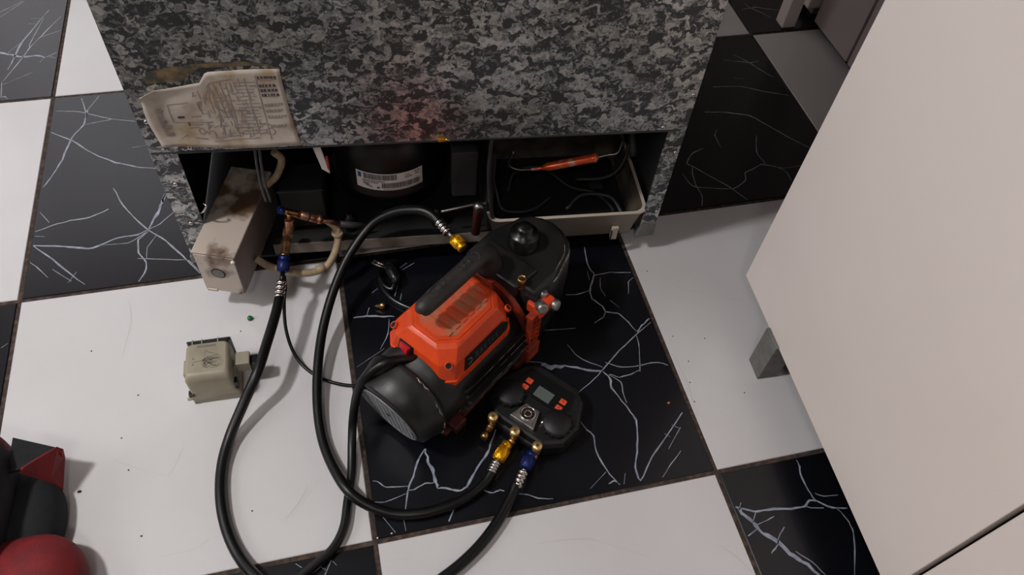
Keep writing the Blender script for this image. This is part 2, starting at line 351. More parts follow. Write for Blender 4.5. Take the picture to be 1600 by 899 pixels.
for i in range(-3, 4):
    for j in range(-3, 4):
        x0, y0 = i * S + GAP / 2, j * S + GAP / 2; x1, y1 = (i + 1) * S - GAP / 2, (j + 1) * S - GAP / 2
        black = (i + j) % 2 == 1
        # rows: white at (0,0) and (1,1); black at (1,0)
        b = MB(); m = M_black if black else M_white; c = 0.0012
        b.prism([(x0, y0), (x1, y0), (x1, y1), (x0, y1)], -0.006, -c, m)
        lo = [(x0, y0), (x1, y0), (x1, y1), (x0, y1)]; hi = [(x0 + c, y0 + c), (x1 - c, y0 + c), (x1 - c, y1 - c), (x0 + c, y1 - c)]
        b.loft([[Vector((x, y, -c)) for x, y in lo], [Vector((x, y, 0)) for x, y in hi]], m, False, True, False)
        for wd, P, mt in tilev.get((i, j), []):
            P = [Vector((min(max(p.x, x0 + .004), x1 - .004), min(max(p.y, y0 + .004), y1 - .004), 0)) for p in P]
            b.ribbon(P, wd, mt, 0.00015, jit=wd * .3)
        o = b.build('tile', floor, origin=((x0 + x1) / 2, (y0 + y1) / 2, 0))
        if black: o['label'] = 'black floor tile with pale branching veins'
        else: o['label'] = 'plain white glossy floor tile'

# ceiling lamp outside the view, plus an added fill lamp behind the viewer
for lx, ly, lb in ((-.85, .24, 'square ceiling lamp with white diffuser over the left of the floor'), (.15, -1.35, 'added square fill lamp with white diffuser behind the viewer')):
    t = thing('ceiling_lamp', (lx, ly, 2.56), 0, lb, 'lamp')
    b = MB(); b.box((0, 0, .02), (.36, .36, .04), M_cab, bev=.004); b.build('lamp_frame', t)
    b = MB(); b.box((0, 0, -.006), (.3, .3, .012), M_lamp); b.build('lamp_diffuser', t)

# ---------------- fridge seen from behind ----------------
FR = thing('refrigerator', (.325, .594, .0507), R(-5.3), 'refrigerator seen from behind with mottled galvanised back panel and open compressor bay', 'refrigerator')
FR.scale = (.96, .96, .96)
FW, FD, FH = .965, .68, 1.72
def fpart(name, b, par=FR, **k): return b.build(name, par, **k)
b = MB(); b.prism([(.008, -.0), (FW, 0), (FW, .012), (.008, .012)], .3, FH, M_galv); fpart('back_panel', b)
b = MB(); b.prism([(.0065, .013), (.02, .013), (.02, FD), (.0065, FD)], .02, FH, M_darkmetal, bev=.001); b.box((.0215, .18, .17), (.002, .3, .25), M_darkmetal)  # panel coloured near-black to paint in the shade of the bay
b.prism([(.007, 0), (.052, 0), (.052, .003), (.007, .012)], .012, .3, M_galv)
fpart('left_side_panel', b)
b = MB(); b.prism([(FW - .012, .013), (FW + .0015, .013), (FW + .0015, FD), (FW - .012, FD)], .02, FH, M_inner, bev=.001)
b.prism([(FW - .034, 0), (FW, 0), (FW, .012), (FW - .034, .003)], .03, .3, M_galv)
fpart('right_side_panel', b)
b = MB(); b.prism([(FW - .042, -.006), (FW + .001, -.004), (FW + .001, .035), (FW - .036, .035)], .0, .04, M_foot, bev=.004,
                  top=[(FW - .03, -.002), (FW + .001, -.002), (FW + .001, .03), (FW - .03, .03)]); fpart('foot', b)
b = MB(); b.prism([(.002, .0), (.04, .0), (.04, .035), (.002, .035)], .0, .02, M_foot, bev=.003); fpart('foot', b)
for x in (.1, FW - .1):
    for y in (.15, .55):
        b = MB(); b.lathe([(.026, -.012), (.028, -.01), (.028, .01), (.026, .012)], M_rubber, frame((x, y, -.0248), (1, 0, 0)), 20); b.box((x, y, -.002), (.03, .03, .03), M_inner); fpart('roller', b)
b = MB(); b.box((FW / 2, FD / 2, FH + .01), (FW, FD, .02), M_inner); fpart('top_panel', b)
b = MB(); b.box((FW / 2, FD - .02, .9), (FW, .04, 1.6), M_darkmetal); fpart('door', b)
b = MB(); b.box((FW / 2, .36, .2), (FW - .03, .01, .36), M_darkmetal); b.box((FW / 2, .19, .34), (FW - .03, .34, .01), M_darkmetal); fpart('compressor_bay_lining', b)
# folded lip of back panel
b = MB(); b.box((FW / 2, .006, .3), (FW - .02, .014, .005), M_inner, bev=.0015); fpart('panel_lip', b)
# base rail and plate
b = MB()
b.box((.385, .012, .015), (.44, .006, .030), M_rail, bev=.0015); b.box((.385, .19, .012), (.44, .35, .006), M_darkmetal)
b.box((.385, .02, .029), (.44, .02, .003), M_darkmetal, bev=.001); fpart('base_rail', b)
b = MB(); b.box((.78, .19, .006), (.33, .35, .006), M_darkmetal); fpart('base_plate', b)
b = MB(); b.box((.1, .19, -.004), (.17, .36, .006), M_darkmetal); fpart('base_plate', b)
# drain pan
b = MB(); x0, x1, y0, y1, z0, z1 = .603, .934, -.006, .26, .004, .078
def rr(x0, x1, y0, y1, r, n=5):
    P = []
    for cx, cy, a in ((x1 - r, y0 + r, -90), (x1 - r, y1 - r, 0), (x0 + r, y1 - r, 90), (x0 + r, y0 + r, 180)):
        for k in range(n + 1): P.append((cx + r * math.cos(R(a + 90 * k / n)), cy + r * math.sin(R(a + 90 * k / n))))
    return P
rings = []
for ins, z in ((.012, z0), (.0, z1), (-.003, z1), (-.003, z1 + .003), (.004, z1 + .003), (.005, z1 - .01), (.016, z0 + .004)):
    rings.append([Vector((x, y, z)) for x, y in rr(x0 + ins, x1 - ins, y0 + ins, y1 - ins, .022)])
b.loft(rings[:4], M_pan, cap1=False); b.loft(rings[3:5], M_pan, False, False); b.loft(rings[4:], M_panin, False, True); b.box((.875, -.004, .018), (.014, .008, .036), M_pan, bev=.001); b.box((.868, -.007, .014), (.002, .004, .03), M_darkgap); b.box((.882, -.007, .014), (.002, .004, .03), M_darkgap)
fpart('drain_pan', b)
# screws
for (x, z) in ((.023, .371), (.076, .311), (.918, .309), (.958, .383), (.958, .243), (.958, .074), (.03, .225), (.03, .12)):
    b = MB(); Mx = frame((x, -.0005, z), (0, -1, 0)); b.lathe([(.0042, -.001), (.0042, .001), (.003, .002), (.001, .0022)], M_chrome, Mx, 14); b.lathe([(.0014, .0021), (.0014, .0025)], M_darkgap, Mx, 6); fpart('screw', b)
b = MB(); b.box((.506, -.004, .306), (.014, .006, .007), M_gold, bev=.002); b.lathe([(.003, 0), (.003, .009)], M_brass, frame((.512, -.004, .306), (1, 0, -.2)), 10); o = fpart('brass_clip', b)
o['label'] = 'small yellow brass clip on the lower edge of the panel'

# glued diagram sheet
b = MB(); bot = [(.037, .324), (.085, .317), (.14, .311), (.2, .309), (.25, .311)]; top = [(.031, .430), (.054, .438), (.10, .444), (.125, .448), (.138, .467), (.19, .470), (.251, .469)]
def polyat(P, t):
    P = [Vector(p) for p in P]; L_ = [(P[i + 1] - P[i]).length for i in range(len(P) - 1)]; T = t * sum(L_)
    for i, l in enumerate(L_):
        if T <= l or i == len(L_) - 1: return P[i].lerp(P[i + 1], min(1, T / l))
        T -= l
def sheet(u, v, off=0.0):
    A, B = polyat(bot, u), polyat(top, u); p = A.lerp(B, v)
    p.x += .012 * u ** 6 * (1 - v) ** 2 - .006 * math.sin(v * math.pi) * (1 - u) ** 3
    d = .0015 + .004 * max(0, 1 - v * 7) + .006 * max(0, 1 - u * 9) + .006 * max(0, (v - .88) * 8) * max(0, 1 - u * 2) + .0018 * noise.noise(Vector((u * 5, v * 4, 3)))
    return Vector((p.x, -.001 - max(.0005, d) - off, p.y))
nu, nv = 34, 18
g = [[b.bm.verts.new(sheet(i / nu, j / nv)) for i in range(nu + 1)] for j in range(nv + 1)]
for j in range(nv):
    for i in range(nu): b.face([g[j][i], g[j][i + 1], g[j + 1][i + 1], g[j + 1][i]], M_paper, True)
def prn(u0, v0, u1, v1, wd, m=M_ink):
    n = max(1, int(abs(u1 - u0) * 30 + abs(v1 - v0) * 16)); pr = None
    du, dv = u1 - u0, v1 - v0; l = math.hypot(du, dv * .55) or 1
    nx, ny = -dv * .55 / l * wd * 4, du / l * wd * 8
    for k in range(n + 1):
        t = k / n; a = b.bm.verts.new(sheet(u0 + du * t + nx, v0 + dv * t + ny, .0004)); c = b.bm.verts.new(sheet(u0 + du * t - nx, v0 + dv * t - ny, .0004))
        if pr: b.face([pr[0], pr[1], c, a], m)
        pr = (a, c)
rnd = random.Random(3)
for k in range(16):
    v = .18 + k * .045; prn(.66 + rnd.uniform(-.05, .03), v, .8 + rnd.uniform(-.02, .02), v, .0006)
for v in (.9, .80, .74, .68, .56, .48, .40, .28):
    x = .84
    while x < .955:
        l = rnd.uniform(.008, .02); prn(x, v, x + l, v, .0022 if v > .6 else .0016, M_inkd if v > .6 else M_ink); x += l + rnd.uniform(.004, .01)
    prn(.84, v - .02, .94, v - .02, .0008)
for k in range(15):
    v = .2 + k * .033; u = .05 + .0 * k; prn(u + .02, v, u + rnd.uniform(.05, .09), v, .0012)
for (a0, b0, a1, b1) in ((.16, .42, .16, .72), (.16, .72, .3, .74), (.16, .42, .42, .40), (.5, .85, .52, .35), (.54, .85, .56, .4), (.58, .88, .6, .2), (.62, .8, .61, .25), (.45, .86, .66, .9), (.45, .8, .5, .8), (.4, .1, .75, .12), (.42, .13, .6, .16), (.75, .14, .75, .9), (.82, .1, .83, .93), (.24, .32, .32, .33), (.16, .12, .22, .2)): prn(a0, b0, a1, b1, .0009)
for k in range(170):
    u = rnd.uniform(.34, .8); v = rnd.uniform(.12, .85)
    if rnd.random() < .5: prn(u, v, u + rnd.uniform(.01, .05), v + rnd.uniform(-.02, .02), .0008)
    else: prn(u, v, u + rnd.uniform(-.01, .01), v + rnd.uniform(.03, .12), .0007)
prn(.2, .5, .245, .5, .0024, M_inkd); prn(.255, .38, .265, .38, .004, M_inkd); prn(.29, .5, .36, .505, .0015); prn(.28, .38, .35, .37, .0015)
prn(.26, .15, .35, .13, .002)
for k in range(10):
    t0, t1 = k / 10 * 6.283, (k + 1) / 10 * 6.283; prn(.33 + .02 * math.cos(t0), .26 + .05 * math.sin(t0), .33 + .02 * math.cos(t1), .26 + .05 * math.sin(t1), .0007)
    prn(.83 + .03 * math.cos(t0), .2 + .05 * math.sin(t0), .83 + .03 * math.cos(t1), .2 + .05 * math.sin(t1), .0007)
o = fpart('diagram_sheet', b); o['label'] = 'yellowed wiring diagram sheet peeling off the back panel'
sm = o.modifiers.new('thickness', 'SOLIDIFY'); sm.thickness = .0005; sm.offset = -1
b = MB(); b.poly([(.045, -.0006, .447), (.10, -.0006, .451), (.13, -.0006, .474), (.24, -.0006, .476), (.2, -.0006, .484), (.12, -.0006, .482), (.05, -.0006, .470)], M_residue); fpart('glue_residue', b)

# compressor
cx, cy = .408, .185
b = MB(); prof = [(.085, .03), (.104, .04), (.112, .055), (.113, .082), (.118, .085), (.118, .092), (.113, .096), (.112, .15), (.106, .185), (.088, .212), (.05, .232), (.015, .238)]
b.lathe(prof, M_comp, Matrix.Translation((cx, cy, 0)), 48); comp = fpart('compressor', b)
b = MB(); rl = .1135
def lp(u, v, off=0):   # u 0..1 across, v 0..1 up
    a = R(-90 + (-35.5 + 71 * u)); return Vector((cx + (rl + off) * math.cos(a), cy + (rl + off) * math.sin(a), .105 + .046 * v))
def lpatch(u0, v0, u1, v1, m, off=.0003):
    n = max(1, int((u1 - u0) * 24))
    for k in range(n):
        a0, a1 = u0 + (u1 - u0) * k / n, u0 + (u1 - u0) * (k + 1) / n
        b.poly([lp(a0, v0, off), lp(a1, v0, off), lp(a1, v1, off), lp(a0, v1, off)], m)
lpatch(0, 0, 1, 1, M_lab, 0)
def bars(u0, u1, v0, v1):
    u = u0
    while u < u1:
        q = rnd.choice((.004, .006, .009)); lpatch(u, v0, u + q, v1, M_plate); u += q + rnd.choice((.004, .005, .008))
bars(.12, .60, .62, .95); bars(.38, .95, .14, .46)
lpatch(.03, .62, .085, .92, M_blue); 
def scrib(u0, u1, v, h, m=M_plate):
    u = u0
    while u < u1:
        q = rnd.uniform(.006, .016); lpatch(u, v, u + q, v + h * rnd.uniform(.6, 1), m); u += q + .004
scrib(.1, .42, .5, .07); scrib(.1, .33, .4, .07); scrib(.72, .78, .8, .07); scrib(.86, .95, .86, .07); scrib(.72, .82, .67, .07); scrib(.88, .94, .72, .07)
scrib(.4, .95, .04, .05, M_ink); scrib(.11, .2, .28, .1); scrib(.15, .23, .2, .07); scrib(.19, .24, .12, .05); lpatch(.31, .1, .345, .22, M_inkd)
o = fpart('label', b, comp); o['label'] = 'white barcode sticker curved round the black compressor'
b = MB(); b.prism([(.19, .055), (.275, .055), (.275, .13), (.19, .13)], .03, .135, M_darkmetal, bev=.003); b.box((.232, .054, .135), (.088, .004, .003), M_inner); fpart('relay_cover', b)
b = MB(); b.box((.555, .06, .17), (.05, .04, .12), M_inner, bev=.003); fpart('capacitor_box', b)
for px_ in (.32, .5):
    b = MB(); b.lathe([(.012, .015), (.012, .05), (.006, .052), (.006, .062)], M_rubber, Matrix.Translation((px_, .055, 0)), 12); fpart('mounting_foot', b)
# hanging warning tag
b = MB(); b.prism([(.285, .03), (.299, .018), (.300, .020), (.286, .032)], .215, .272, M_lab, top=[(.272, .04), (.288, .028), (.289, .030), (.273, .042)]); b.prism([(.2965, .0185), (.300, .0165), (.301, .0185), (.298, .0205)], .225, .258, M_red); fpart('warning_tag', b)
# filter drier and tubes
def ftube(name, pts, r, m, par=FR, **k):
    b = MB(); b.tube(pts, r, m, **k); return fpart(name, b, par)
b = MB(); b.tube([(.66, .1, .17), (.652, .1, .135), (.672, .1, .118), (.70, .1, .116), (.715, .1, .117)], .0022, M_steel, seg=8)
b.tube([(.7, .1, .116), (.722, .1, .118), (.732, .1, .121), (.75, .1, .124), (.81, .1, .136), (.828, .1, .139), (.836, .1, .141), (.843, .1, .142)], [.003, .004, .0075, .0095, .0095, .0095, .011, .004], M_copperb, seg=16)
b.tube([(.84, .1, .142), (.86, .1, .147), (.882, .1, .153), (.895, .12, .17)], .0028, M_steel, seg=8); o = fpart('filter_drier', b); o['label'] = 'bright orange brazed copper filter drier with thin steel tube ends'
ftube('condenser_tube', [(.61, .14, .22), (.615, .11, .14), (.625, .06, .09), (.64, .04, .06), (.70, .05, .045), (.75, .09, .04)], .003, M_inner)  # tube colours darkened so they read as shaded inside the bay
ftube('condenser_tube', [(.93, .2, .21), (.915, .13, .15), (.895, .1, .11), (.86, .09, .09), (.80, .1, .08)], .004, M_darkmetal)
ftube('condenser_tube', [(.66, .12, .03), (.68, .16, .05), (.74, .17, .05), (.80, .12, .035), (.85, .1, .035), (.88, .05, .035), (.87, .03, .03)], .004, M_darkmetal)
ftube('condenser_tube', [(.78, .06, .03), (.82, .09, .04), (.88, .08, .04), (.9, .04, .03)], .004, M_inner)
ftube('drain_tube', [(.935, .2, .30), (.925, .16, .25), (.915, .13, .19), (.918, .1, .14)], .008, M_inner)
b = MB()
for k in range(5): b.box((.72 + k * .04, .3, .22), (.006, .03, .14), M_darkmetal)
b.box((.8, .3, .25), (.2, .01, .06), M_darkmetal); fpart('fan_bracket', b)
b = MB(); b.prism([(.60, .02), (.612, .02), (.604, .34), (.592, .34)], .02, .24, M_darkmetal, bev=.002); b.tube([(.6, .018, .285), (.598, .016, .2), (.604, .012, .12), (.61, .004, .08)], .004, M_inner); fpart('partition', b)
b = MB(); b.lathe([(.0095, 0), (.0095, .07), (.0105, .072), (.0105, .078), (.006, .083)], mat('oxidised_copper', (104, 48, 40), .5, .5), Matrix.Translation((.575, .0, .042)) @ Matrix.Rotation(R(3), 4, 'Y'), 16)
b.lathe([(.0108, .076), (.0108, .082), (.007, .087), (.001, .088)], M_steel, Matrix.Translation((.575, .0, .042)) @ Matrix.Rotation(R(3), 4, 'Y'), 16); fpart('copper_stub', b)
ftube('steel_rod', [(.505, .012, .098), (.54, .014, .104), (.57, .018, .106), (.60, .02, .107)], .0035, M_steel, seg=10)
# suction pipe with access tee
PY = .02
def FL(px, py, y=0.0):   # photo pixel on the plane y=const of the fridge -> local point
    n = Vector((.0924, .9957, 0)); o = Vector((.312, .637, 0)) + n * y
    d = CAM_R @ Vector((px - 800, -(py - 449.5), -FPX)); t_ = (o - CAM_LOC).dot(n) / d.dot(n); p = CAM_LOC + d * t_ - Vector((.312, .637, 0))
    return Vector((p.dot(Vector((.9957, -.0924, 0))), y, p.z))
A, B, C_, D, E = FL(443, 330, -.01), FL(468, 336, -.005), FL(502, 344, 0), FL(530, 350, .01), FL(580, 354, .03)
b = MB(); b.tube([A, A.lerp(B, .5), B], [.006, .0075, .0075], M_brass, sub=2); b.tube([B, C_], [.0085, .0085], M_copper, sub=1)
b.tube([B.lerp(C_, .35), B.lerp(C_, .42)], [.0089, .0089], M_darkgap, sub=1); b.tube([B.lerp(C_, .8), C_], [.0096, .009], M_copper, sub=1)
b.tube([C_, D], [.004, .006], M_copper, sub=1); b.tube([D, E], [.0065, .0065], M_inner, sub=1); b.lathe([(.007, 0), (.0075, .002), (.007, .010)], M_bluen, frame(A, (A - B)), 12); fpart('suction_pipe', b)
P1, P2 = FL(452, 338, -.015), FL(452, 362, -.02)
b = MB(); d1 = (P2 - P1)
b.tube([P1 - d1 * .15, P1 + d1 * .25], .0045, M_brass, sub=1); b.tube([P1 + d1 * .25, P2 + d1 * .2], .0088, M_copper, sub=1, seg=18)
for k in range(9): b.lathe([(.0092, 0), (.0092, .0012)], M_brass, frame(P1 + d1 * (.3 + k * .09), d1), 18)
fpart('access_valve', b)
# beige drain hose loop
def W2F(p): p = p - Vector((.312, .637, 0)); return Vector((p.x * .9957 - p.y * .0924, p.x * .0924 + p.y * .9957, p.z))
pts = [W2F(at(*q)) for q in ((400, 404, .03), (418, 415, .018), (445, 424, .012), (480, 427, .012), (508, 418, .014), (522, 398, .03), (528, 376, .05), (526, 358, .07), (512, 348, .085), (500, 345, .1))]
b = MB(); b.tube(pts, [.0075] * 8 + [.005, .003], M_beige, seg=14)
b.tube([pts[4], pts[4].lerp(pts[3], .5)], .0086, M_beige, sub=1); b.lathe([(.010, -.004), (.012, 0), (.010, .005)], M_beige, frame(pts[6].lerp(pts[7], .6), (.2, 0, 1)), 14); fpart('drain_hose', b)
b = MB(); b.tube([FL(428, 238, .05), FL(440, 250, .06), FL(432, 275, .07), FL(416, 290, .07)], .007, M_beige); fpart('drain_hose', b)
b = MB(); b.tube([FL(318, 318, .0), FL(322, 322, -.006), FL(318, 330, -.006), FL(314, 333, 0)], .002, M_chrome, seg=8); fpart('wire_hook', b)
b = MB()
for dx in (0, 7): b.tube([FL(398 + dx, 234, .004), FL(402 + dx, 262, -.004), FL(408 + dx, 290, -.012), FL(416 + dx, 315, -.02)], .0028, M_inner, seg=8)
fpart('wire_bundle', b)

# ---------------- metal control box leaning out of the bay ----------------
T = thing('control_box', (.3547, .5256, .0507), R(-20), 'dirty beige metal control box with knockout hole sticking out of the compressor bay', 'box')
T.scale = (.96, .96, .96)
W_, L_, H_ = .078, .225, .113
def bx(name, c, s, m, bev=.001):
    b = MB(); b.box(c, s, m, bev=bev); return b.build(name, T)
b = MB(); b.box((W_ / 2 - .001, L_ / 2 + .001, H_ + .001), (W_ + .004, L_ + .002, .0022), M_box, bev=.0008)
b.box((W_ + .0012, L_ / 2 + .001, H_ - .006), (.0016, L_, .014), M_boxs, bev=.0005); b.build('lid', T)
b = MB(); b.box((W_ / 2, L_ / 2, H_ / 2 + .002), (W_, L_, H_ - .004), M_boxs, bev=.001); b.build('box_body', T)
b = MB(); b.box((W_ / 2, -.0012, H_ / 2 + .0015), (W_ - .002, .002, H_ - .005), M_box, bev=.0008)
b.box((.014, -.003, .006), (.02, .004, .006), M_box, bev=.001); o = b.build('end_plate', T)
b = MB(); Mx = frame((.038, -.0022, .062), (0, -1, 0), (1, 0, .0)); b.lathe([(.0135, 0), (.0135, .0008)], M_darkgap, Mx, 24); b.lathe([(.0115, .0007), (.0115, .0012)], M_foot, Mx, 24); b.build('knockout', T)
for (x, z) in ((.068, .008), (.075, .104)):
    b = MB(); b.lathe([(.004, 0), (.004, .003), (.001, .004)], M_rail if z < .05 else M_lab, frame((x, -.002, z), (.3, -1, 0)), 12); b.build('screw', T)

# ---------------- grey relay cover on the white tile ----------------
T = thing('relay_housing', (.320, .311, 0), R(-1.5), 'grey plastic relay housing with engraved wiring drawing lying on white tile beside the thick hose', 'relay housing')
b = MB(); w_, d_, h_ = .083, .074, .079
rings = []
def rbox(x0, x1, y0, y1, r, z): return [Vector((x, y, z)) for x, y in rr(x0, x1, y0, y1, r, 4)]
b.loft([rbox(0, w_, .0, d_, .004, 0), rbox(0, w_, 0, d_, .004, .022), rbox(.001, w_ - .006, .003, d_, .006, .026), rbox(.0, w_ - .006, .003, d_, .007, .066), rbox(.003, w_ - .009, .008, d_, .007, .076), rbox(.008, w_ - .014, .014, d_ - .001, .006, h_)], M_relay)
b.build('relay_body', T)
b = MB(); b.prism([(.006, d_ - .001), (w_ - .012, d_ - .001), (w_ - .006, d_ + .012), (.0, d_ + .012)], .01, .073, M_plate, bev=.003); 
for x in (.012, .028, .055): b.box((x, d_ + .006, .0735), (.0018, .013, .002), M_relay)
b.build('relay_socket', T)
b = MB(); b.box((w_ + .012, .042, .052), (.024, .026, .026), M_relay, bev=.002); b.box((w_ + .03, .041, .042), (.016, .022, .03), M_cap, bev=.004); b.build('connector', T)
for c_, s_, m_ in (((w_ - .004, .012, .034), (.006, .012, .02), M_plate), ((.002, .006, .026), (.01, .01, .008), M_plate), ((-.002, .001, .018), (.010, .005, .004), M_relay), ((-.002, .04, .05), (.006, .03, .02), M_relay)):
    b = MB(); b.box(c_, s_, m_, bev=.001); b.build('clip', T)
b = MB(); rn = random.Random(5)
def zl(pts, wd=.0009):
    b.ribbon([Vector((x, y, 0)) for x, y in pts], wd, M_relayd, h_ + .0002, jit=.0002)
zl([(.014, .036), (.03, .038), (.04, .044), (.054, .046), (.062, .044)], .0012); zl([(.034, .045), (.036, .058), (.042, .053), (.05, .050), (.058, .047)])
for k in range(9): zl([(.032 + rn.uniform(0, .03), .022 + rn.uniform(0, .02)) for q in range(5)], .0007)
for k in range(2):
    zl([(.048 + (.014 + k * .004) * math.cos(t * .7), .032 + (.009 + k * .003) * math.sin(t * .7)) for t in range(10)], .0008)
for k in range(10): b.poly([(.022 + k * .0032, .065, h_ + .0002), (.024 + k * .0032, .065, h_ + .0002), (.0242 + k * .0032, .069, h_ + .0002), (.022 + k * .0032, .069, h_ + .0002)], M_relayd)
b.poly([(.014, .03, h_ + .0002), (.018, .03, h_ + .0002), (.016, .034, h_ + .0002)], M_relayd); b.poly([(.014, .042, h_ + .0002), (.018, .042, h_ + .0002), (.016, .046, h_ + .0002)], M_relayd)
b.build('engraving', T)

# ---------------- vacuum pump ----------------
PO = Vector((.652, .18, 0)); PT = R(38)
T = PUMP = thing('vacuum_pump', PO, PT, 'worn black and orange portable vacuum pump with carrying handle on the black marbled tile', 'vacuum pump')
X = lambda x, y, z: frame((x, y, z), (1, 0, 0), (0, 0, 1))   # lathe axis along the motor
zc = .088
b = MB(); b.lathe([(.06, .045), (.081, .047), (.081, .10), (.079, .14), (.079, .285), (.07, .287)], M_pump, X(0, 0, zc), 56); b.build('motor_body', T)
b = MB(); SH = .17; rings = []
for r_, x_, k_ in ((.055, .0, 1), (.0715, .0005, 1), (.0765, .004, .95), (.0815, .028, .35), (.0855, .040, .1), (.0865, .046, 0), (.085, .050, 0), (.080, .052, 0), (.06, .052, 0)):
    rings.append([Vector((x_ - SH * k_ * r_ * math.sin(2 * math.pi * q / 56), r_ * math.cos(2 * math.pi * q / 56), zc + r_ * math.sin(2 * math.pi * q / 56))) for q in range(56)])
b.loft(rings, M_pump); cowl = b.build('fan_cowl', T)
for k, (a0, a1, xx, rr_) in enumerate(((20, 42, .043, .0867), (-5, 8, .043, .0867), (-22, -12, .042, .0867), (-100, -60, .046, .0868), (55, 75, .046, .0868))):
    b = MB(); P = []
    for q in range(9):
        a = R(a0 + (a1 - a0) * q / 8); P.append((xx + .001 * math.sin(q * 2), -rr_ * math.sin(R(90) - a) if False else -rr_ * math.cos(a), zc + rr_ * math.sin(a)))
    b.tube(P, [.0003] + [.0011 + .0006 * math.sin(q * 1.7) for q in range(7)] + [.0003], M_scuff, seg=6, sub=2); b.build('paint_scuff', cowl)
# grille
MG = Matrix(((1, 0, -SH, SH * zc), (0, 1, 0, 0), (0, 0, 1, 0), (0, 0, 0, 1))) @ Matrix.Translation((0, -.002, zc)) @ Matrix.Scale(.93, 4) @ Matrix.Translation((0, 0, -zc))
b = MB(); b.lathe([(.0665, -.0006), (.0665, .0004)], M_darkgap, MG @ X(0, 0, zc), 48); b.lathe([(.067, -.001), (.0675, -.0035), (.0635, -.004), (.0630, -.001)], M_grille, MG @ X(0, 0, zc), 48, cap=False)
rg = .0635; px_, pz_ = .0124, .0082
n = int(rg / px_) + 1
for i in range(-n, n + 1):
    y = (i + .5) * px_
    if abs(y) < rg:
        h = math.sqrt(rg * rg - y * y); b.box((-.0024, y, zc), (.0018, .0032, 2 * h), M_grille, MG)
    yc = i * px_; 
    m_ = int(rg / pz_) + 1
    for k in range(-m_, m_ + 1):
        z = (k + .5 * (i % 2)) * pz_
        if math.hypot(abs(yc) + px_ / 2 - .002, z) < rg and not (abs(yc) < .004 and abs(z) < .006): b.box((-.0023, yc, zc + z), (.0016, px_ - .003, .0026), M_grille, MG)
b.lathe([(.005, -.0015), (.005, -.0032)], M_plate, MG @ X(0, 0, zc), 12)
b.build('fan_grille', T)
# fins along both lower flanks
for sgn in (-1, 1):
    for k in range(7):
        a = R(-38 + k * 9.5); r0, r1 = .076, .089 + (.004 if k in (2, 4) else 0)
        y0, z0_ = sgn * r0 * math.cos(a), zc + r0 * math.sin(a); y1, z1_ = sgn * r1 * math.cos(a), zc + r1 * math.sin(a)
        ty, tz = -math.sin(a) * .0012 * sgn, math.cos(a) * .0012
        b = MB(); quad = [(y0 - ty, z0_ - tz), (y1 - ty, z1_ - tz), (y1 + ty, z1_ + tz), (y0 + ty, z0_ + tz)]
        xa, xb = .10, .275
        b.loft([[Vector((xa, y, z)) for y, z in quad], [Vector((xb, y, z)) for y, z in quad]], M_pump, smooth=False)
        if sgn < 0 and k > 0:
            x = xa + .01
            while x < xb - .02:
                l = rnd.uniform(.004, .035)
                if rnd.random() < .6: b.box((x + l / 2, y1, z1_), (l, .0011, .0011), M_scuff)
                x += l + rnd.uniform(.004, .03)
        b.build('cooling_fin', T, recalc=True)
# base
b = MB(); b.prism([(.06, -.075), (.29, -.075), (.29, .075), (.06, .075)], .004, .012, M_rust, bev=.002)
for x in (.09, .26):
    for y in (-.07, .07): b.box((x, y, .012), (.03, .03, .02), M_rust, bev=.004)
b.prism([(.1, -.05), (.28, -.05), (.28, .05), (.1, .05)], .01, .04, M_pump); b.build('base_plate', T)
for x in (.09, .26):
    for y in (-.07, .07):
        b = MB(); b.lathe([(.011, 0), (.012, .003), (.010, .006)], M_rubber, Matrix.Translation((x, y, 0)), 16); b.build('rubber_foot', T)
# orange housing
def octo(x0, x1, yy, c1, c2=None):
    c2 = c2 or c1; return [(x0 + c1, -yy), (x1 - c2, -yy), (x1, -yy + c2), (x1, yy - c2), (x1 - c2, yy), (x0 + c1, yy), (x0, yy - c1), (x0, -yy + c1)]
b = bmesh.new(); rings = [(.118, octo(.090, .262, .073, .018)), (.148, octo(.088, .266, .0745, .018)), (.1485, octo(.090, .264, .072, .018)), (.182, octo(.094, .262, .067, .02)), (.204, octo(.106, .258, .056, .024)), (.208, octo(.112, .252, .051, .024))]
vr = [[b.verts.new((x, y, z)) for x, y in p] for z, p in rings]
for a, c in zip(vr, vr[1:]):
    for i in range(8): b.faces.new([a[i], a[(i + 1) % 8], c[(i + 1) % 8], c[i]])
b.faces.new(vr[-1]); b.faces.new(list(reversed(vr[0])))
bmesh.ops.bevel(b, geom=[e for e in b.edges if max(v.co.z for v in e.verts) > .15], offset=.0018, segments=2, profile=.6, affect='EDGES')
mb = MB(); mb.merge(b, M_orange); HS = mb.build('orange_housing', T, recalc=True); HO = Vector((-.014, .007, 0)); HS.location = HO
b = MB(); b.prism(octo(.116, .250, .048, .026), .2075, .2098, M_orange, bev=.0006); b.prism(octo(.123, .244, .041, .022), .2092, .2104, M_orangedirt); b.build('raised_panel', HS)
for k in range(6):
    b = MB(); x = .134 + k * .0175; b.prism([(x, -.034), (x + .011, -.034), (x + .011, .03), (x, .03)], .21, .2128, M_orangedirt, bev=.0008); b.build('rib', HS)
for (x, y, z, n) in ((.104, -.060, .186, (-.5, -.5, 1)), (.104, .060, .186, (-.5, .5, 1)), (.256, -.060, .186, (.5, -.5, 1)), (.256, .060, .186, (.5, .5, 1))):
    b = MB(); b.lathe([(.0065, -.004), (.0065, .0022), (.0052, .0028), (.0050, -.002)], M_orange, frame((x, y, z), n), 14); b.lathe([(.0048, -.004), (.0048, .0022)], M_darkgap, frame((x, y, z), n), 14); b.build('screw_recess', HS)
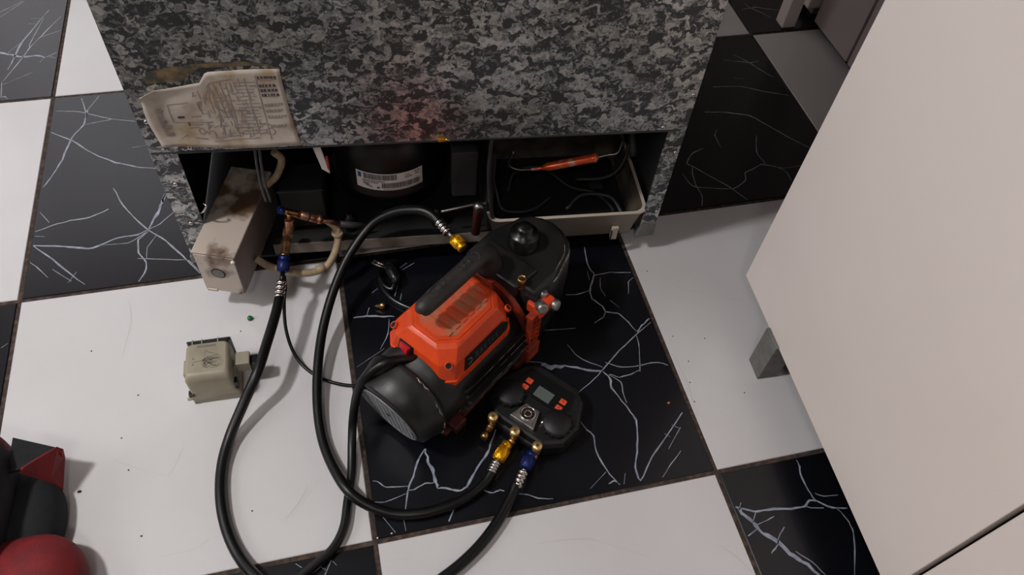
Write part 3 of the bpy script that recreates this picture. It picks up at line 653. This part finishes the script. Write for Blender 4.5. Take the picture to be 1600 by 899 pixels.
# nameplate on the right flank
def side(x, v, off=.0):   # v 0 at z=.150, 1 at z=.176 on the sloping right face
    y = -.0722 + .0052 * v; z = .1487 + .0333 * v; return Vector((x, y - off * .98, z + off * .16))
b = MB(); pl = [(.130, .06), (.136, .9), (.232, .9), (.246, .5), (.240, .06)]
b.loft([[side(x, v, -.001) for x, v in pl], [side(x, v, .0016) for x, v in pl]], M_plate, smooth=False); npt = b.build('nameplate', T, recalc=True); npt.location = HO
b = MB()
def glyph(x, strokes, s=.010, m=M_platet, fn=None, wd=.0009):
    fn = fn or (lambda u, v: side(x + u * s, .3 + v * .36, .0022))
    for (u0, v0, u1, v1) in strokes:
        p, q = fn(u0, v0), fn(u1, v1); d = (q - p).normalized(); nn = d.cross(Vector((0, -.95, .33))).normalized() * wd / 2
        b.poly([p + nn, p - nn, q - nn, q + nn], m)
glyph(.141, [(0, 1, .6, 1), (.6, 1, .8, .5), (.8, .5, .5, 0), (.5, 0, -.1, 0)], .011, wd=.0016)
LET = {'n': [(0, 0, 0, 1), (0, 1, .5, 0), (.5, 0, .5, 1)], 'a': [(0, 0, .3, 1), (.3, 1, .6, 0), (.15, .4, .45, .4)], 'v': [(0, 1, .3, 0), (.3, 0, .6, 1)], 't': [(0, 1, .6, 1), (.3, 1, .3, 0)], 'e': [(0, 0, 0, 1), (0, 1, .5, 1), (0, .5, .4, .5), (0, 0, .5, 0)], 'k': [(0, 0, 0, 1), (0, .5, .5, 1), (0, .5, .5, 0)]}
for k, ch in enumerate('navtek'): glyph(.160 + k * .0105, LET[ch], .009, wd=.0007)
b.build('lettering', npt)
# switch
b = MB(); Mx = frame((.0925, .022, .172), (-1, 0, .35), (0, 1, 0)); b.box((0, 0, .000), (.030, .020, .006), M_plate, Mx, bev=.001); b.box((0, 0, .004), (.022, .013, .007), M_switch, Mx @ Matrix.Rotation(R(12), 4, 'Y'), bev=.0015); b.build('power_switch', T).location = HO
b = MB(); Mx = frame((.090, -.022, .150), (-1, 0, .1)); b.lathe([(.011, -.003), (.011, .004), (.008, .006), (.0075, .020)], M_cordm, Mx, 18); b.build('cord_grommet', T).location = HO
# handle
b = MB(); b.tube([(.098, .018, .258), (.101, .018, .260), (.110, .017, .262), (.14, .016, .264), (.2, .016, .264), (.24, .018, .263), (.26, .020, .256), (.274, .022, .238), (.282, .022, .2)], [.002, .010, .0150, .0160, .0160, .0160, .017, .020, .024], M_handle, seg=24); hd = b.build('handle', T)
b = MB(); rnl = random.Random(2)
zt = lambda u: .2905 + .0 * u
def hl(u, v): return Vector((.125 + u, .0165 - .02 * u + v, .2802 + .0018 * min(1, u / .06) - abs(v) * .22))
def hstroke(u0, v0, u1, v1, wd=.0011):
    p, q = hl(u0, v0), hl(u1, v1); b.tube([p, q], wd / 2 + .0002, M_raise, seg=6, sub=1)
for k in range(12):
    a0, a1 = k / 12 * math.pi + math.pi / 2, (k + 1) / 12 * math.pi + math.pi / 2
    hstroke(.008 + .008 * math.cos(a0), .008 * math.sin(a0), .008 + .008 * math.cos(a1), .008 * math.sin(a1)); hstroke(.105 - .008 * math.cos(a0), .008 * math.sin(a0), .105 - .008 * math.cos(a1), .008 * math.sin(a1))
for k, ch in enumerate('nav tek'):
    if ch != ' ':
        for (u0, v0, u1, v1) in LET[ch]: hstroke(.016 + k * .0125 + u0 * .011, -.0045 + v0 * .009, .016 + k * .0125 + u1 * .011, -.0045 + v1 * .009, .0009)
for v in (.0085,): hstroke(.0, v, .03, v + .002)
b.build('raised_lettering', hd)
b = MB(); b.prism([(.272, -.045), (.33, -.05), (.33, .06), (.272, .05)], .120, .207, M_pump, bev=.006, seg=3); b.build('handle_mount', T)
# oil reservoir
def dsh(x0, x1, w0, w1, r):
    P = [(x0, -w0), (x0 + .06, -w0), (x1 - r, -w1 - .006)]
    for k in range(1, 8): a = R(-90 + 180 * k / 8); P.append((x1 - r + r * math.cos(a), (w1 + .006) * math.sin(a)) )
    P += [(x1 - r, w1 + .006), (x0 + .06, w0), (x0, w0)]; return P
b = MB(); b.loft([[Vector((x, y, z)) for x, y in p] for z, p in ((.018, dsh(.288, .436, .072, .052, .05)), (.03, dsh(.286, .446, .077, .058, .05)), (.12, dsh(.286, .448, .079, .060, .05)), (.186, dsh(.286, .446, .078, .058, .05)), (.196, dsh(.288, .441, .074, .053, .05)), (.2, dsh(.292, .434, .069, .048, .048)))], M_pump)
res = b.build('oil_reservoir', T, recalc=True)
def edge_pt(x, side_=-1): return x
for P_, q in (([(.352, -.0700, .1985), (.372, -.0655, .1992), (.392, -.060, .1985), (.408, -.050, .1985), (.418, -.036, .1985)], .0010), ([(.338, -.0785, .187), (.350, -.0775, .188), (.375, -.0708, .188), (.397, -.0645, .188), (.414, -.057, .188), (.43, -.041, .188)], .0019)):
    b = MB(); b.tube(P_, [.0003, q, q * .6, q] + [q * .8] * (len(P_) - 5) + [.0003], M_scuff, seg=6); b.build('paint_scuff', res)
for z in (.06, .09, .12, .15):
    b = MB(); b.tube([(.30, -.0757, z), (.345, -.0762, z), (.385, -.064, z), (.41, -.05, z)], .0016, M_pump, seg=6); b.build('cooling_rib', res)
b = MB(); b.lathe([(.029, .199), (.029, .204), (.0275, .206), (.0265, .228), (.024, .232), (.0150, .233), (.0145, .244), (.0125, .247), (.002, .248)], M_cap, Matrix.Translation((.362, .010, 0)), 36); b.build('oil_cap', T)
b = MB(); Mx = Matrix.Translation((.289, -.044, .193)); b.prism(hexpoly(.0105), 0, .005, M_brass, Mx); b.lathe([(.0065, .005), (.0065, .012), (.0085, .013), (.0085, .022), (.0075, .024), (.0055, .024), (.005, .022)], M_brass, Mx, 20); b.build('gas_ballast_port', T)
# collar with vent slats and intake fitting
b = MB(); b.loft([[Vector((x, y, z)) for y, z in [( .088 * math.cos(R(q)) , zc + .1 * math.sin(R(q))) for q in [-60 + 300 * i / 24 - 60 for i in range(25)]]] for x in (.264, .273)], M_flange, smooth=False); b.build('end_flange', T, recalc=True)
b = MB(); b.box((.300, -.092, .118), (.006, .012, .075), M_orangedk); b.box((.277, -.092, .118), (.005, .012, .09), M_orangedk, bev=.001); b.box((.299, -.092, .118), (.005, .012, .09), M_orangedk, bev=.001)
b.box((.288, -.090, .162), (.028, .014, .007), M_orangedk, bev=.001); b.box((.288, -.092, .072), (.028, .014, .008), M_orangedk, bev=.001); b.box((.288, -.088, .118), (.022, .004, .085), M_plate)
b.prism([(.270, -.102), (.306, -.102), (.306, -.085), (.270, -.085)], .030, .070, M_orangedk, bev=.003); br = b.build('vent_bracket', T); br.location = (-.012, .004, 0)
for k in range(6):
    b = MB(); b.box((.288, -.094, .083 + k * .014), (.024, .008, .004), M_orangedk, Matrix.Translation((.288, -.094, .083 + k * .014)) @ Matrix.Rotation(R(22), 4, 'Y') @ Matrix.Translation((-.288, .094, -(.083 + k * .014)))); b.build('slat', br)
ftf = MB(); ftf.box((.306, -.064, .187), (.042, .034, .026), M_orange, bev=.006, seg=3)
ftf.lathe([(.0105, 0), (.0105, .022), (.0085, .026), (.006, .026)], M_alu, frame((.300, -.060, .192), (-.35, -.75, .35)), 20)
ftf.lathe([(.0105, 0), (.0105, .026), (.0085, .030), (.006, .030)], M_alu, frame((.318, -.062, .182), (.15, -1, .2)), 20)
ftf.lathe([(.008, 0), (.0085, .016), (.006, .02)], M_alu, frame((.312, -.058, .19), (.3, -.1, 1)), 16); ftf.build('intake_fitting', T).location = (-.006, -.018, -.022)
# ---------------- power cord of the pump (part of the pump) ----------------
def W2P(p): p = p - PO; c, s = math.cos(PT), math.sin(PT); return Vector((p.x * c + p.y * s, -p.x * s + p.y * c, p.z))
cp = [(672, 568, .136), (655, 561, .158), (622, 562, .178), (596, 570, .180), (573, 588, .160), (559, 612, .120), (552, 650, .05), (550, 690, .02), (549, 740, .0085), (543, 785, .0085), (537, 825, .0085), (520, 858, .0085), (490, 885, .0085), (455, 915, .0085), (420, 960, .0085), (400, 1020, .0085), (410, 1080, .0085)]
b = MB(); b.tube([W2P(at(*q)) for q in cp], .0075, M_rubber, seg=14); b.build('power_cord', T)
b = MB(); p_ = W2P(at(410, 1082, .012)); b.box((0, 0, .012), (.028, .026, .045), M_cap, frame(p_, (-.3, -1, 0)), bev=.006); b.build('cord_plug', T)

# ---------------- digital manifold gauge ----------------
GT = R(-48); GO = Vector((.907, .168, 0))
T = thing('manifold_gauge', GO, GT, 'black digital manifold gauge with small grey screen and orange buttons lying beside the pump', 'manifold gauge')
b = MB(); P = [(-.052, -.056), (.052, -.056), (.082, -.030), (.088, .010), (.066, .062), (.040, .080), (-.040, .080), (-.066, .062), (-.088, .010), (-.082, -.030)]
ins = lambda P, k: [(x * k, (y - .01) * k + .01) for x, y in P]
b.loft([[Vector((x, y, z)) for x, y in p] for z, p in ((.0, ins(P, .95)), (.004, P), (.030, P), (.038, ins(P, .96)), (.041, ins(P, .90)))], M_gauge, smooth=False); b.build('gauge_body', T)
b = MB(); b.prism([(-.046, .008), (.046, .008), (.056, .03), (.048, .062), (-.048, .062), (-.056, .03)], .040, .0425, M_gpanel, bev=.0008); b.build('front_panel', T)
b = MB(); b.prism([(-.0165, .017), (.0165, .017), (.0165, .039), (-.0165, .039)], .042, .0438, M_lcd, bev=.0005); b.build('screen', T)
for x, y in ((-.036, .036), (-.036, .021), (.036, .036), (.036, .021)):
    b = MB(); b.prism([(x - .0062, y - .005), (x + .0062, y - .005), (x + .0062, y + .005), (x - .0062, y + .005)], .042, .0448, M_button, bev=.001)
    b.box((x, y, .0449), (.0045, .0012, .0004), M_red); b.box((x - .001, y + .0016, .0449), (.0012, .003, .0004), M_red); b.build('button', T)
for x in (-.050, .050):
    b = MB(); b.lathe([(.025, .038), (.026, .042), (.026, .050), (.023, .054), (.002, .0545)], M_gknob, Matrix.Translation((x, -.008, 0)), 32)
    for k in range(14):
        a = 2 * math.pi * k / 14; b.lathe([(.0022, .041), (.0022, .051)], M_gknob, Matrix.Translation((x + .0255 * math.cos(a), -.008 + .0255 * math.sin(a), 0)), 6)
    b.build('valve_knob', T)
b = MB(); b.prism([(-.025, -.044), (.025, -.044), (.014, -.008), (-.014, -.008)], .036, .050, M_alu, bev=.0012); sg = b.build('sight_glass_block', T)
b = MB(); Mx = Matrix.Translation((0, -.024, 0)); b.lathe([(.0145, .05), (.0145, .0525), (.012, .0532), (.0112, .051), (.0112, .0505)], M_chrome, Mx, 32, cap=False); b.lathe([(.0112, .0503), (.0112, .0506)], M_glass, Mx, 24); b.lathe([(.007, .0505), (.007, .0512), (.0055, .0512), (.0055, .0506)], M_chrome, Mx, 20, cap=False); b.build('sight_glass', sg)
for x in (-.026, .03):
    b = MB(); b.lathe([(.006, .036), (.0062, .046), (.004, .051), (.001, .0525)], M_chrome if x > 0 else M_cap, Matrix.Translation((x, -.021 if x > 0 else -.012, 0)), 16); b.build('side_button', T)
b = MB(); b.tube([(-.05, -.050, .016), (0, -.052, .016), (.05, -.050, .016)], .010, M_gauge, seg=12); b.build('manifold_bar', T)
PORT = []
for k, x in enumerate((-.0465, .0, .0465)):
    b = MB(); Mx = Matrix.Translation((x, -.064, 0)); b.lathe([(.0065, .014), (.0065, .032), (.0058, .034), (.0085, .036), (.009, .048), (.0082, .0505), (.002, .0508)], M_capb, Mx, 20)
    b.lathe([(.0022, .0505), (.0022, .0512)], M_copper if k == 1 else M_brass, Mx, 10)
    dr = Vector((.10 if k else -.02, -1, 0)) if k else Vector((.12, -1, 0))
    Mo = frame((x, -.064, .0215), dr); b.lathe([(.0078, .004), (.0078, .012), (.006, .0125), (.006, .022)], M_brass, Mo, 16)
    if k == 0: b.lathe([(.0075, .020), (.0078, .030), (.006, .034), (.003, .034)], M_brass, Mo, 16)
    b.build('port', T)

# ---------------- hoses ----------------
def knurl(b, p, q, r, m):
    d = q - p; l = d.length; Mx = frame(p, d)
    b.lathe([(r * .75, 0), (r, .002), (r, l * .7), (r * .86, l * .76), (r * .92, l * .8), (r * .92, l), (r * .7, l + .0005)], m, Mx, 24)
    for k in range(20):
        a = 2 * math.pi * k / 20
        for s_ in (-1, 1):
            P = [Mx @ Vector((r * math.cos(a + s_ * t * .25), r * math.sin(a + s_ * t * .25), .003 + (l * .62) * t / 3)) for t in range(4)]
            b.tube(P, .0005, m, seg=4, sub=1)
def crimp(b, p, q, r):
    d = q - p; l = d.length; Mx = frame(p, d); pr = [(r * .8, 0)]
    for k in range(4): z = l * k / 4; pr += [(r, z + l * .03), (r, z + l * .15), (r * .8, z + l * .18), (r * .8, z + l * .22)]
    pr += [(r * .8, l)]; b.lathe(pr, M_chrome, Mx, 20)
def hose(name, label, ends, path, r, org, cat='hose'):
    t = thing(name, org, 0, label, cat); o = Vector(org)
    b = MB(); b.tube([at(*q) - o for q in path], r, M_rubber, seg=16, sub=8); b.build('rubber_tube', t)
    for k, (n0, n1, c0, c1, m) in enumerate(ends):
        n0, n1, c0, c1 = [at(*q) - o for q in (n0, n1, c0, c1)]
        b = MB(); b.tube([n1, c0], .0045, M_steel if k == 0 or m is M_gold else M_cap, sub=1); b.build('stem', t)
        b = MB(); knurl(b, n1, n0, .0112, m); nb = b.build('coupling_nut', t); nb['label'] = ('yellow' if m is M_gold else 'blue') + ' anodised coupling nut'
        b = MB(); crimp(b, c0, c1, .0092); b.build('crimp_ferrule', t)
    return t
hose('yellow_end_hose', 'black hose with yellow nuts looping from gauge centre port to behind the pump handle',
     [((794, 693, .0225), (777, 720, .019), (776, 723, .019), (767, 740, .016), M_gold), ((724, 389, .175), (708, 371, .180), (700, 364, .182), (684, 345, .182), M_gold)],
     [(769, 737, .016), (757, 755, .012), (730, 777, .010), (695, 793, .010), (655, 803, .010), (615, 803, .010), (575, 790, .018), (543, 766, .027), (519, 727, .018), (503, 683, .012), (496, 630, .016), (497, 570, .026), (505, 512, .04), (522, 452, .065), (546, 398, .095), (580, 352, .13), (615, 332, .16), (650, 328, .18), (672, 334, .184), (688, 349, .182)], .0088, tuple(at(640, 803, 0)))
hose('blue_end_hose', 'thick black hose with blue nuts running from the fridge valve to the gauge',
     [((832, 708, .0225), (820, 733, .019), (818, 737, .019), (807, 762, .015), M_bluen), ((444, 400, .105), (442, 426, .092), (440, 440, .088), (436, 468, .078), M_bluen)],
     [(807, 756, .0155), (798, 778, .012), (778, 815, .010), (752, 850, .010), (722, 880, .010), (690, 905, .010), (640, 940, .010), (560, 965, .014), (470, 950, .029), (415, 915, .028), (377, 875, .014), (355, 830, .010), (345, 780, .010), (347, 728, .010), (360, 680, .018), (381, 630, .042), (402, 582, .070), (419, 530, .074), (431, 490, .077), (437, 464, .079)], .0092, tuple(at(345, 780, 0)))
# brass adaptor above the blue nut
o_ = at(446, 385, .115); T = thing('hose_adaptor', o_, 0, 'upright brass hex adaptor between the fridge valve and the blue nut', 'pipe fitting')
q0, q1, q2 = at(444, 402, .104) - o_, at(449, 372, .117) - o_, at(451, 356, .126) - o_
b = MB(); Mx = frame(q0, q1 - q0); l = (q1 - q0).length; b.lathe([(.0085, 0), (.0095, .003), (.0085, .006)], M_brass, Mx, 20); b.prism(hexpoly(.0085), .006, l * .8, M_brass, Mx, bev=.0005); b.prism(hexpoly(.0068), l * .8, l, M_brass, Mx)
b.build('hex_body', T); b = MB(); knurl(b, q1, q2, .0092, M_copper); b.build('knurled_collar', T)
# thin sensor wire
o_ = at(490, 585, 0); b = MB(); b.tube([at(*q) - o_ for q in ((444, 432, .088), (446, 448, .082), (444, 470, .07), (446, 510, .045), (456, 545, .02), (472, 570, .006), (495, 588, .004), (520, 598, .004), (552, 603, .004), (590, 598, .004), (625, 585, .004))], .0032, M_rubber, seg=10); o = b.build('sensor_wire'); o.location = o_
tag(o, 'thin black wire curving from the blue nut across white tile to behind the pump', 'wire')

# plug and cord behind the pump
o_ = at(610, 435, 0); T = thing('power_plug', o_, 0, 'black two-pin plug and coiled cord on dark tile behind the pump', 'plug')
g = lambda *q: at(*q) - o_
b = MB(); b.tube([g(606, 416, .018), g(612, 424, .02), g(618, 436, .018), g(616, 444, .014)], [.010, .013, .012, .007], M_cap, seg=14); b.build('plug_body', T)
b = MB()
for dx, dy in ((0, 0), (-3, 3)): b.tube([g(584 + dx, 408 + dy, .022), g(604 + dx, 416 + dy, .02)], .0022, M_chrome, sub=1)
b.build('plug_pin', T)
b = MB(); b.tube([g(616, 444, .012), g(612, 452, .008), g(600, 446, .007), g(593, 432, .008), g(594, 420, .010), g(600, 414, .012)], .0055, M_cap); b.tube([g(593, 425, .006), g(595, 442, .006), g(604, 458, .006), g(620, 472, .006), g(645, 483, .006), g(670, 487, .006), g(700, 480, .006)], .006, M_cap); b.build('cord', T)

# small loose things
o_ = at(598, 481, 0); T = MB(); T.lathe([(.006, -.006), (.0075, -.004), (.0075, .003), (.005, .005), (.002, .013), (.0004, .015)], M_brass, frame((0, 0, .0075), (-1, .1, 0)), 16); o = T.build('brass_fitting'); o.location = o_; tag(o, 'tiny pointed brass fitting lying left of the orange pump housing', 'pipe fitting')
o_ = at(391, 499, 0); T = MB(); T.lathe([(.0048, 0), (.0052, .002), (.0046, .006), (.003, .0075), (.0005, .0078)], M_green, None, 16); o = T.build('plastic_cap'); o.location = o_; tag(o, 'small green plastic cap on white tile above the relay housing', 'cap')
def crumb(px, py, s, m, label, group=None, name='crumb'):
    b = bmesh.new(); bmesh.ops.create_icosphere(b, subdivisions=1, radius=1)
    for v in b.verts: v.co = Vector((v.co.x * s * rnd.uniform(.7, 1.3), v.co.y * s * rnd.uniform(.6, 1.1), max(-.1, v.co.z) * s * .6 + s * .1))
    q = MB(); q.merge(b, m); o = q.build(name); o.location = at(px, py, 0); tag(o, label, 'crumb', group)
crumb(1045, 630, .0030, M_pink, 'small orange crumb on the black tile right of the gauge')
for px, py in ((190, 685), (201, 735), (221, 838), (394, 799), (143, 549), (216, 618), (376, 518)): crumb(px, py, .0018, M_crumb, 'tiny dark crumb on the large white tile at left', 'dark crumbs on the left white tile')
crumb(124, 769, .0035, M_crumb, 'dark sliver of dirt on white tile beside the red bag')
for px, py in ((1076, 565), (1101, 529), (1078, 598), (1163, 614), (1051, 526), (1085, 628), (1011, 424)): crumb(px, py, .0016, M_crumb, 'tiny dark crumb on the white tile right of the pump', 'dark crumbs on the right white tile')
for px, py in ((590, 841), (612, 834)): crumb(px, py, .0016, M_lab, 'tiny pale speck on black tile near the bottom tile corner', 'pale specks on the black tile')

# ---------------- white cabinet on the right ----------------
T = thing('white_cabinet', (1.37, .337, 0), R(-3), 'large white laminate cabinet on short grey feet in the right foreground', 'cabinet')
b = MB(); b.prism([(.020, -1.2), (.56, -1.2), (.56, -.003), (.020, -.003)], .104, .88, M_darkgap); b.build('carcass', T)  # carcass coloured near-black so the door seam reads as shadow
for y0, y1 in ((-.603, 0), (-1.21, -.610)):
    b = MB(); b.box((.009, (y0 + y1) / 2, .49), (.018, y1 - y0, .78), M_cab, bev=.002, seg=3); b.build('door_panel', T)
b = MB(); b.box((.27, -.605, .895), (.60, 1.23, .03), M_cab, bev=.003); b.build('worktop', T)
for x, y in ((-.010, -.176), (-.010, -1.15), (.5, -.172), (.5, -1.15)):
    b = MB(); b.prism([(x - .0, y), (x + .042, y), (x + .042, y + .045), (x - .0, y + .045)], 0, .104, M_foot, bev=.002, top=[(x + .003, y + .003), (x + .045, y + .003), (x + .045, y + .05), (x + .003, y + .05)]); b.build('foot', T)

# ---------------- background furniture ----------------
T = thing('base_cabinet', (1.99, .25, 0), 0, 'shaded taupe cabinet with plain doors standing behind the white cabinet', 'cabinet')
b = MB(); b.box((.3, .48, .45), (.56, .96, .86), M_bgcab); b.build('carcass', T)
b = MB(); b.box((.035, .48, .008), (.03, .94, .016), M_darkgap); b.build('base_gap_strip', T)  # near-black strip painting the dark gap below the doors
for y0, y1 in ((.005, .385), (.39, .765), (.77, .96)):
    b = MB(); b.box((.009, (y0 + y1) / 2, .45), (.018, y1 - y0 - .004, .86), M_bgcab, bev=.002); b.build('door', T)
T = thing('white_appliance', (1.995, 1.262, 0), 0, 'bright white appliance edge standing past the taupe cabinet at the top', 'appliance')
b = MB(); b.box((.28, .28, .44), (.56, .56, .84), M_cab, bev=.006); b.build('body', T)
for y in (.02, .54):
    b = MB(); b.box((.04, y, .01), (.03, .03, .02), M_foot); b.build('foot', T)
T = thing('side_table', (1.56, 1.215, 0), 0, 'table with square grey leg standing behind the fridge at the top edge', 'table')
for x, y in ((.34, 0), (.34, .5), (0, .5)):
    b = MB(); b.prism([(x, y), (x + .04, y), (x + .04, y + .04), (x, y + .04)], 0, .72, M_cab, bev=.002); b.build('leg', T)
b = MB(); b.box((.19, .27, .735), (.44, .6, .03), M_cab, bev=.003); b.build('tabletop', T)

# ---------------- bag in the lower left corner ----------------
BO = at(10, 820, 0); T = thing('tool_bag', BO, 0, 'black and red fabric bag slumped at the lower left corner', 'bag')
g = lambda *q: at(*q) - BO
def blob(name, c, rx, ry, rz_, m, p=2.5, rot=0, zmin=None):
    b = bmesh.new(); bmesh.ops.create_uvsphere(b, u_segments=40, v_segments=24, radius=1)
    Mx = Matrix.Rotation(rot, 3, 'Z')
    for v in b.verts:
        x, y, z = v.co; k = (abs(x) ** p + abs(y) ** p + abs(z) ** p) ** (1 / p); v.co = v.co / k
        q = Mx @ Vector((v.co.x * rx, v.co.y * ry, v.co.z * rz_)); n_ = noise.noise(q * 14) * .03 + noise.noise(q * 40) * .008
        v.co = q * (1 + n_) + Vector(c); v.co.z = max(v.co.z, .001)
    q = MB(); q.merge(b, m, smooth=True); return q.build(name, T)
c = g(30, 790, .10); blob('main_compartment', (c.x - .19, c.y - .06, .07), .155, .20, .07, M_fblack, 6, R(-6))
c = g(22, 660, .08); blob('end_panel', (c.x - .09, c.y - .075, .06), .09, .07, .065, M_fdred, 3)
c = g(107, 812, .03); d = g(60, 733, .05); blob('side_pocket', (c.x - .09, d.y - .075, .02), .08, .08, .045, M_fblack, 2.6)
c = g(138, 905, .04); d = g(62, 826, .07); blob('front_pocket', (c.x - .09, d.y - .08, .035), .087, .08, .055, M_fred, 2.4)
b = MB(); P = [g(20, 684, .085), g(90, 700, .07), g(36, 733, .09), g(10, 738, .09)]; b.loft([P, [p - Vector((0, 0, .006)) for p in P]], M_fblack, smooth=False); b.build('flap', T, recalc=True)
b = MB(); P = [g(33, 733, .101), g(90, 699, .072), g(99, 702, .06), g(102, 715, .02), g(99, 765, .02), g(80, 748, .05)]; b.loft([P, [p - Vector((.004, .004, .004)) for p in P]], M_fred, smooth=False); b.tube([g(33, 734, .103), g(60, 717, .09), g(90, 700, .075)], .0022, M_fred, seg=8); b.build('flap_lining', T, recalc=True)
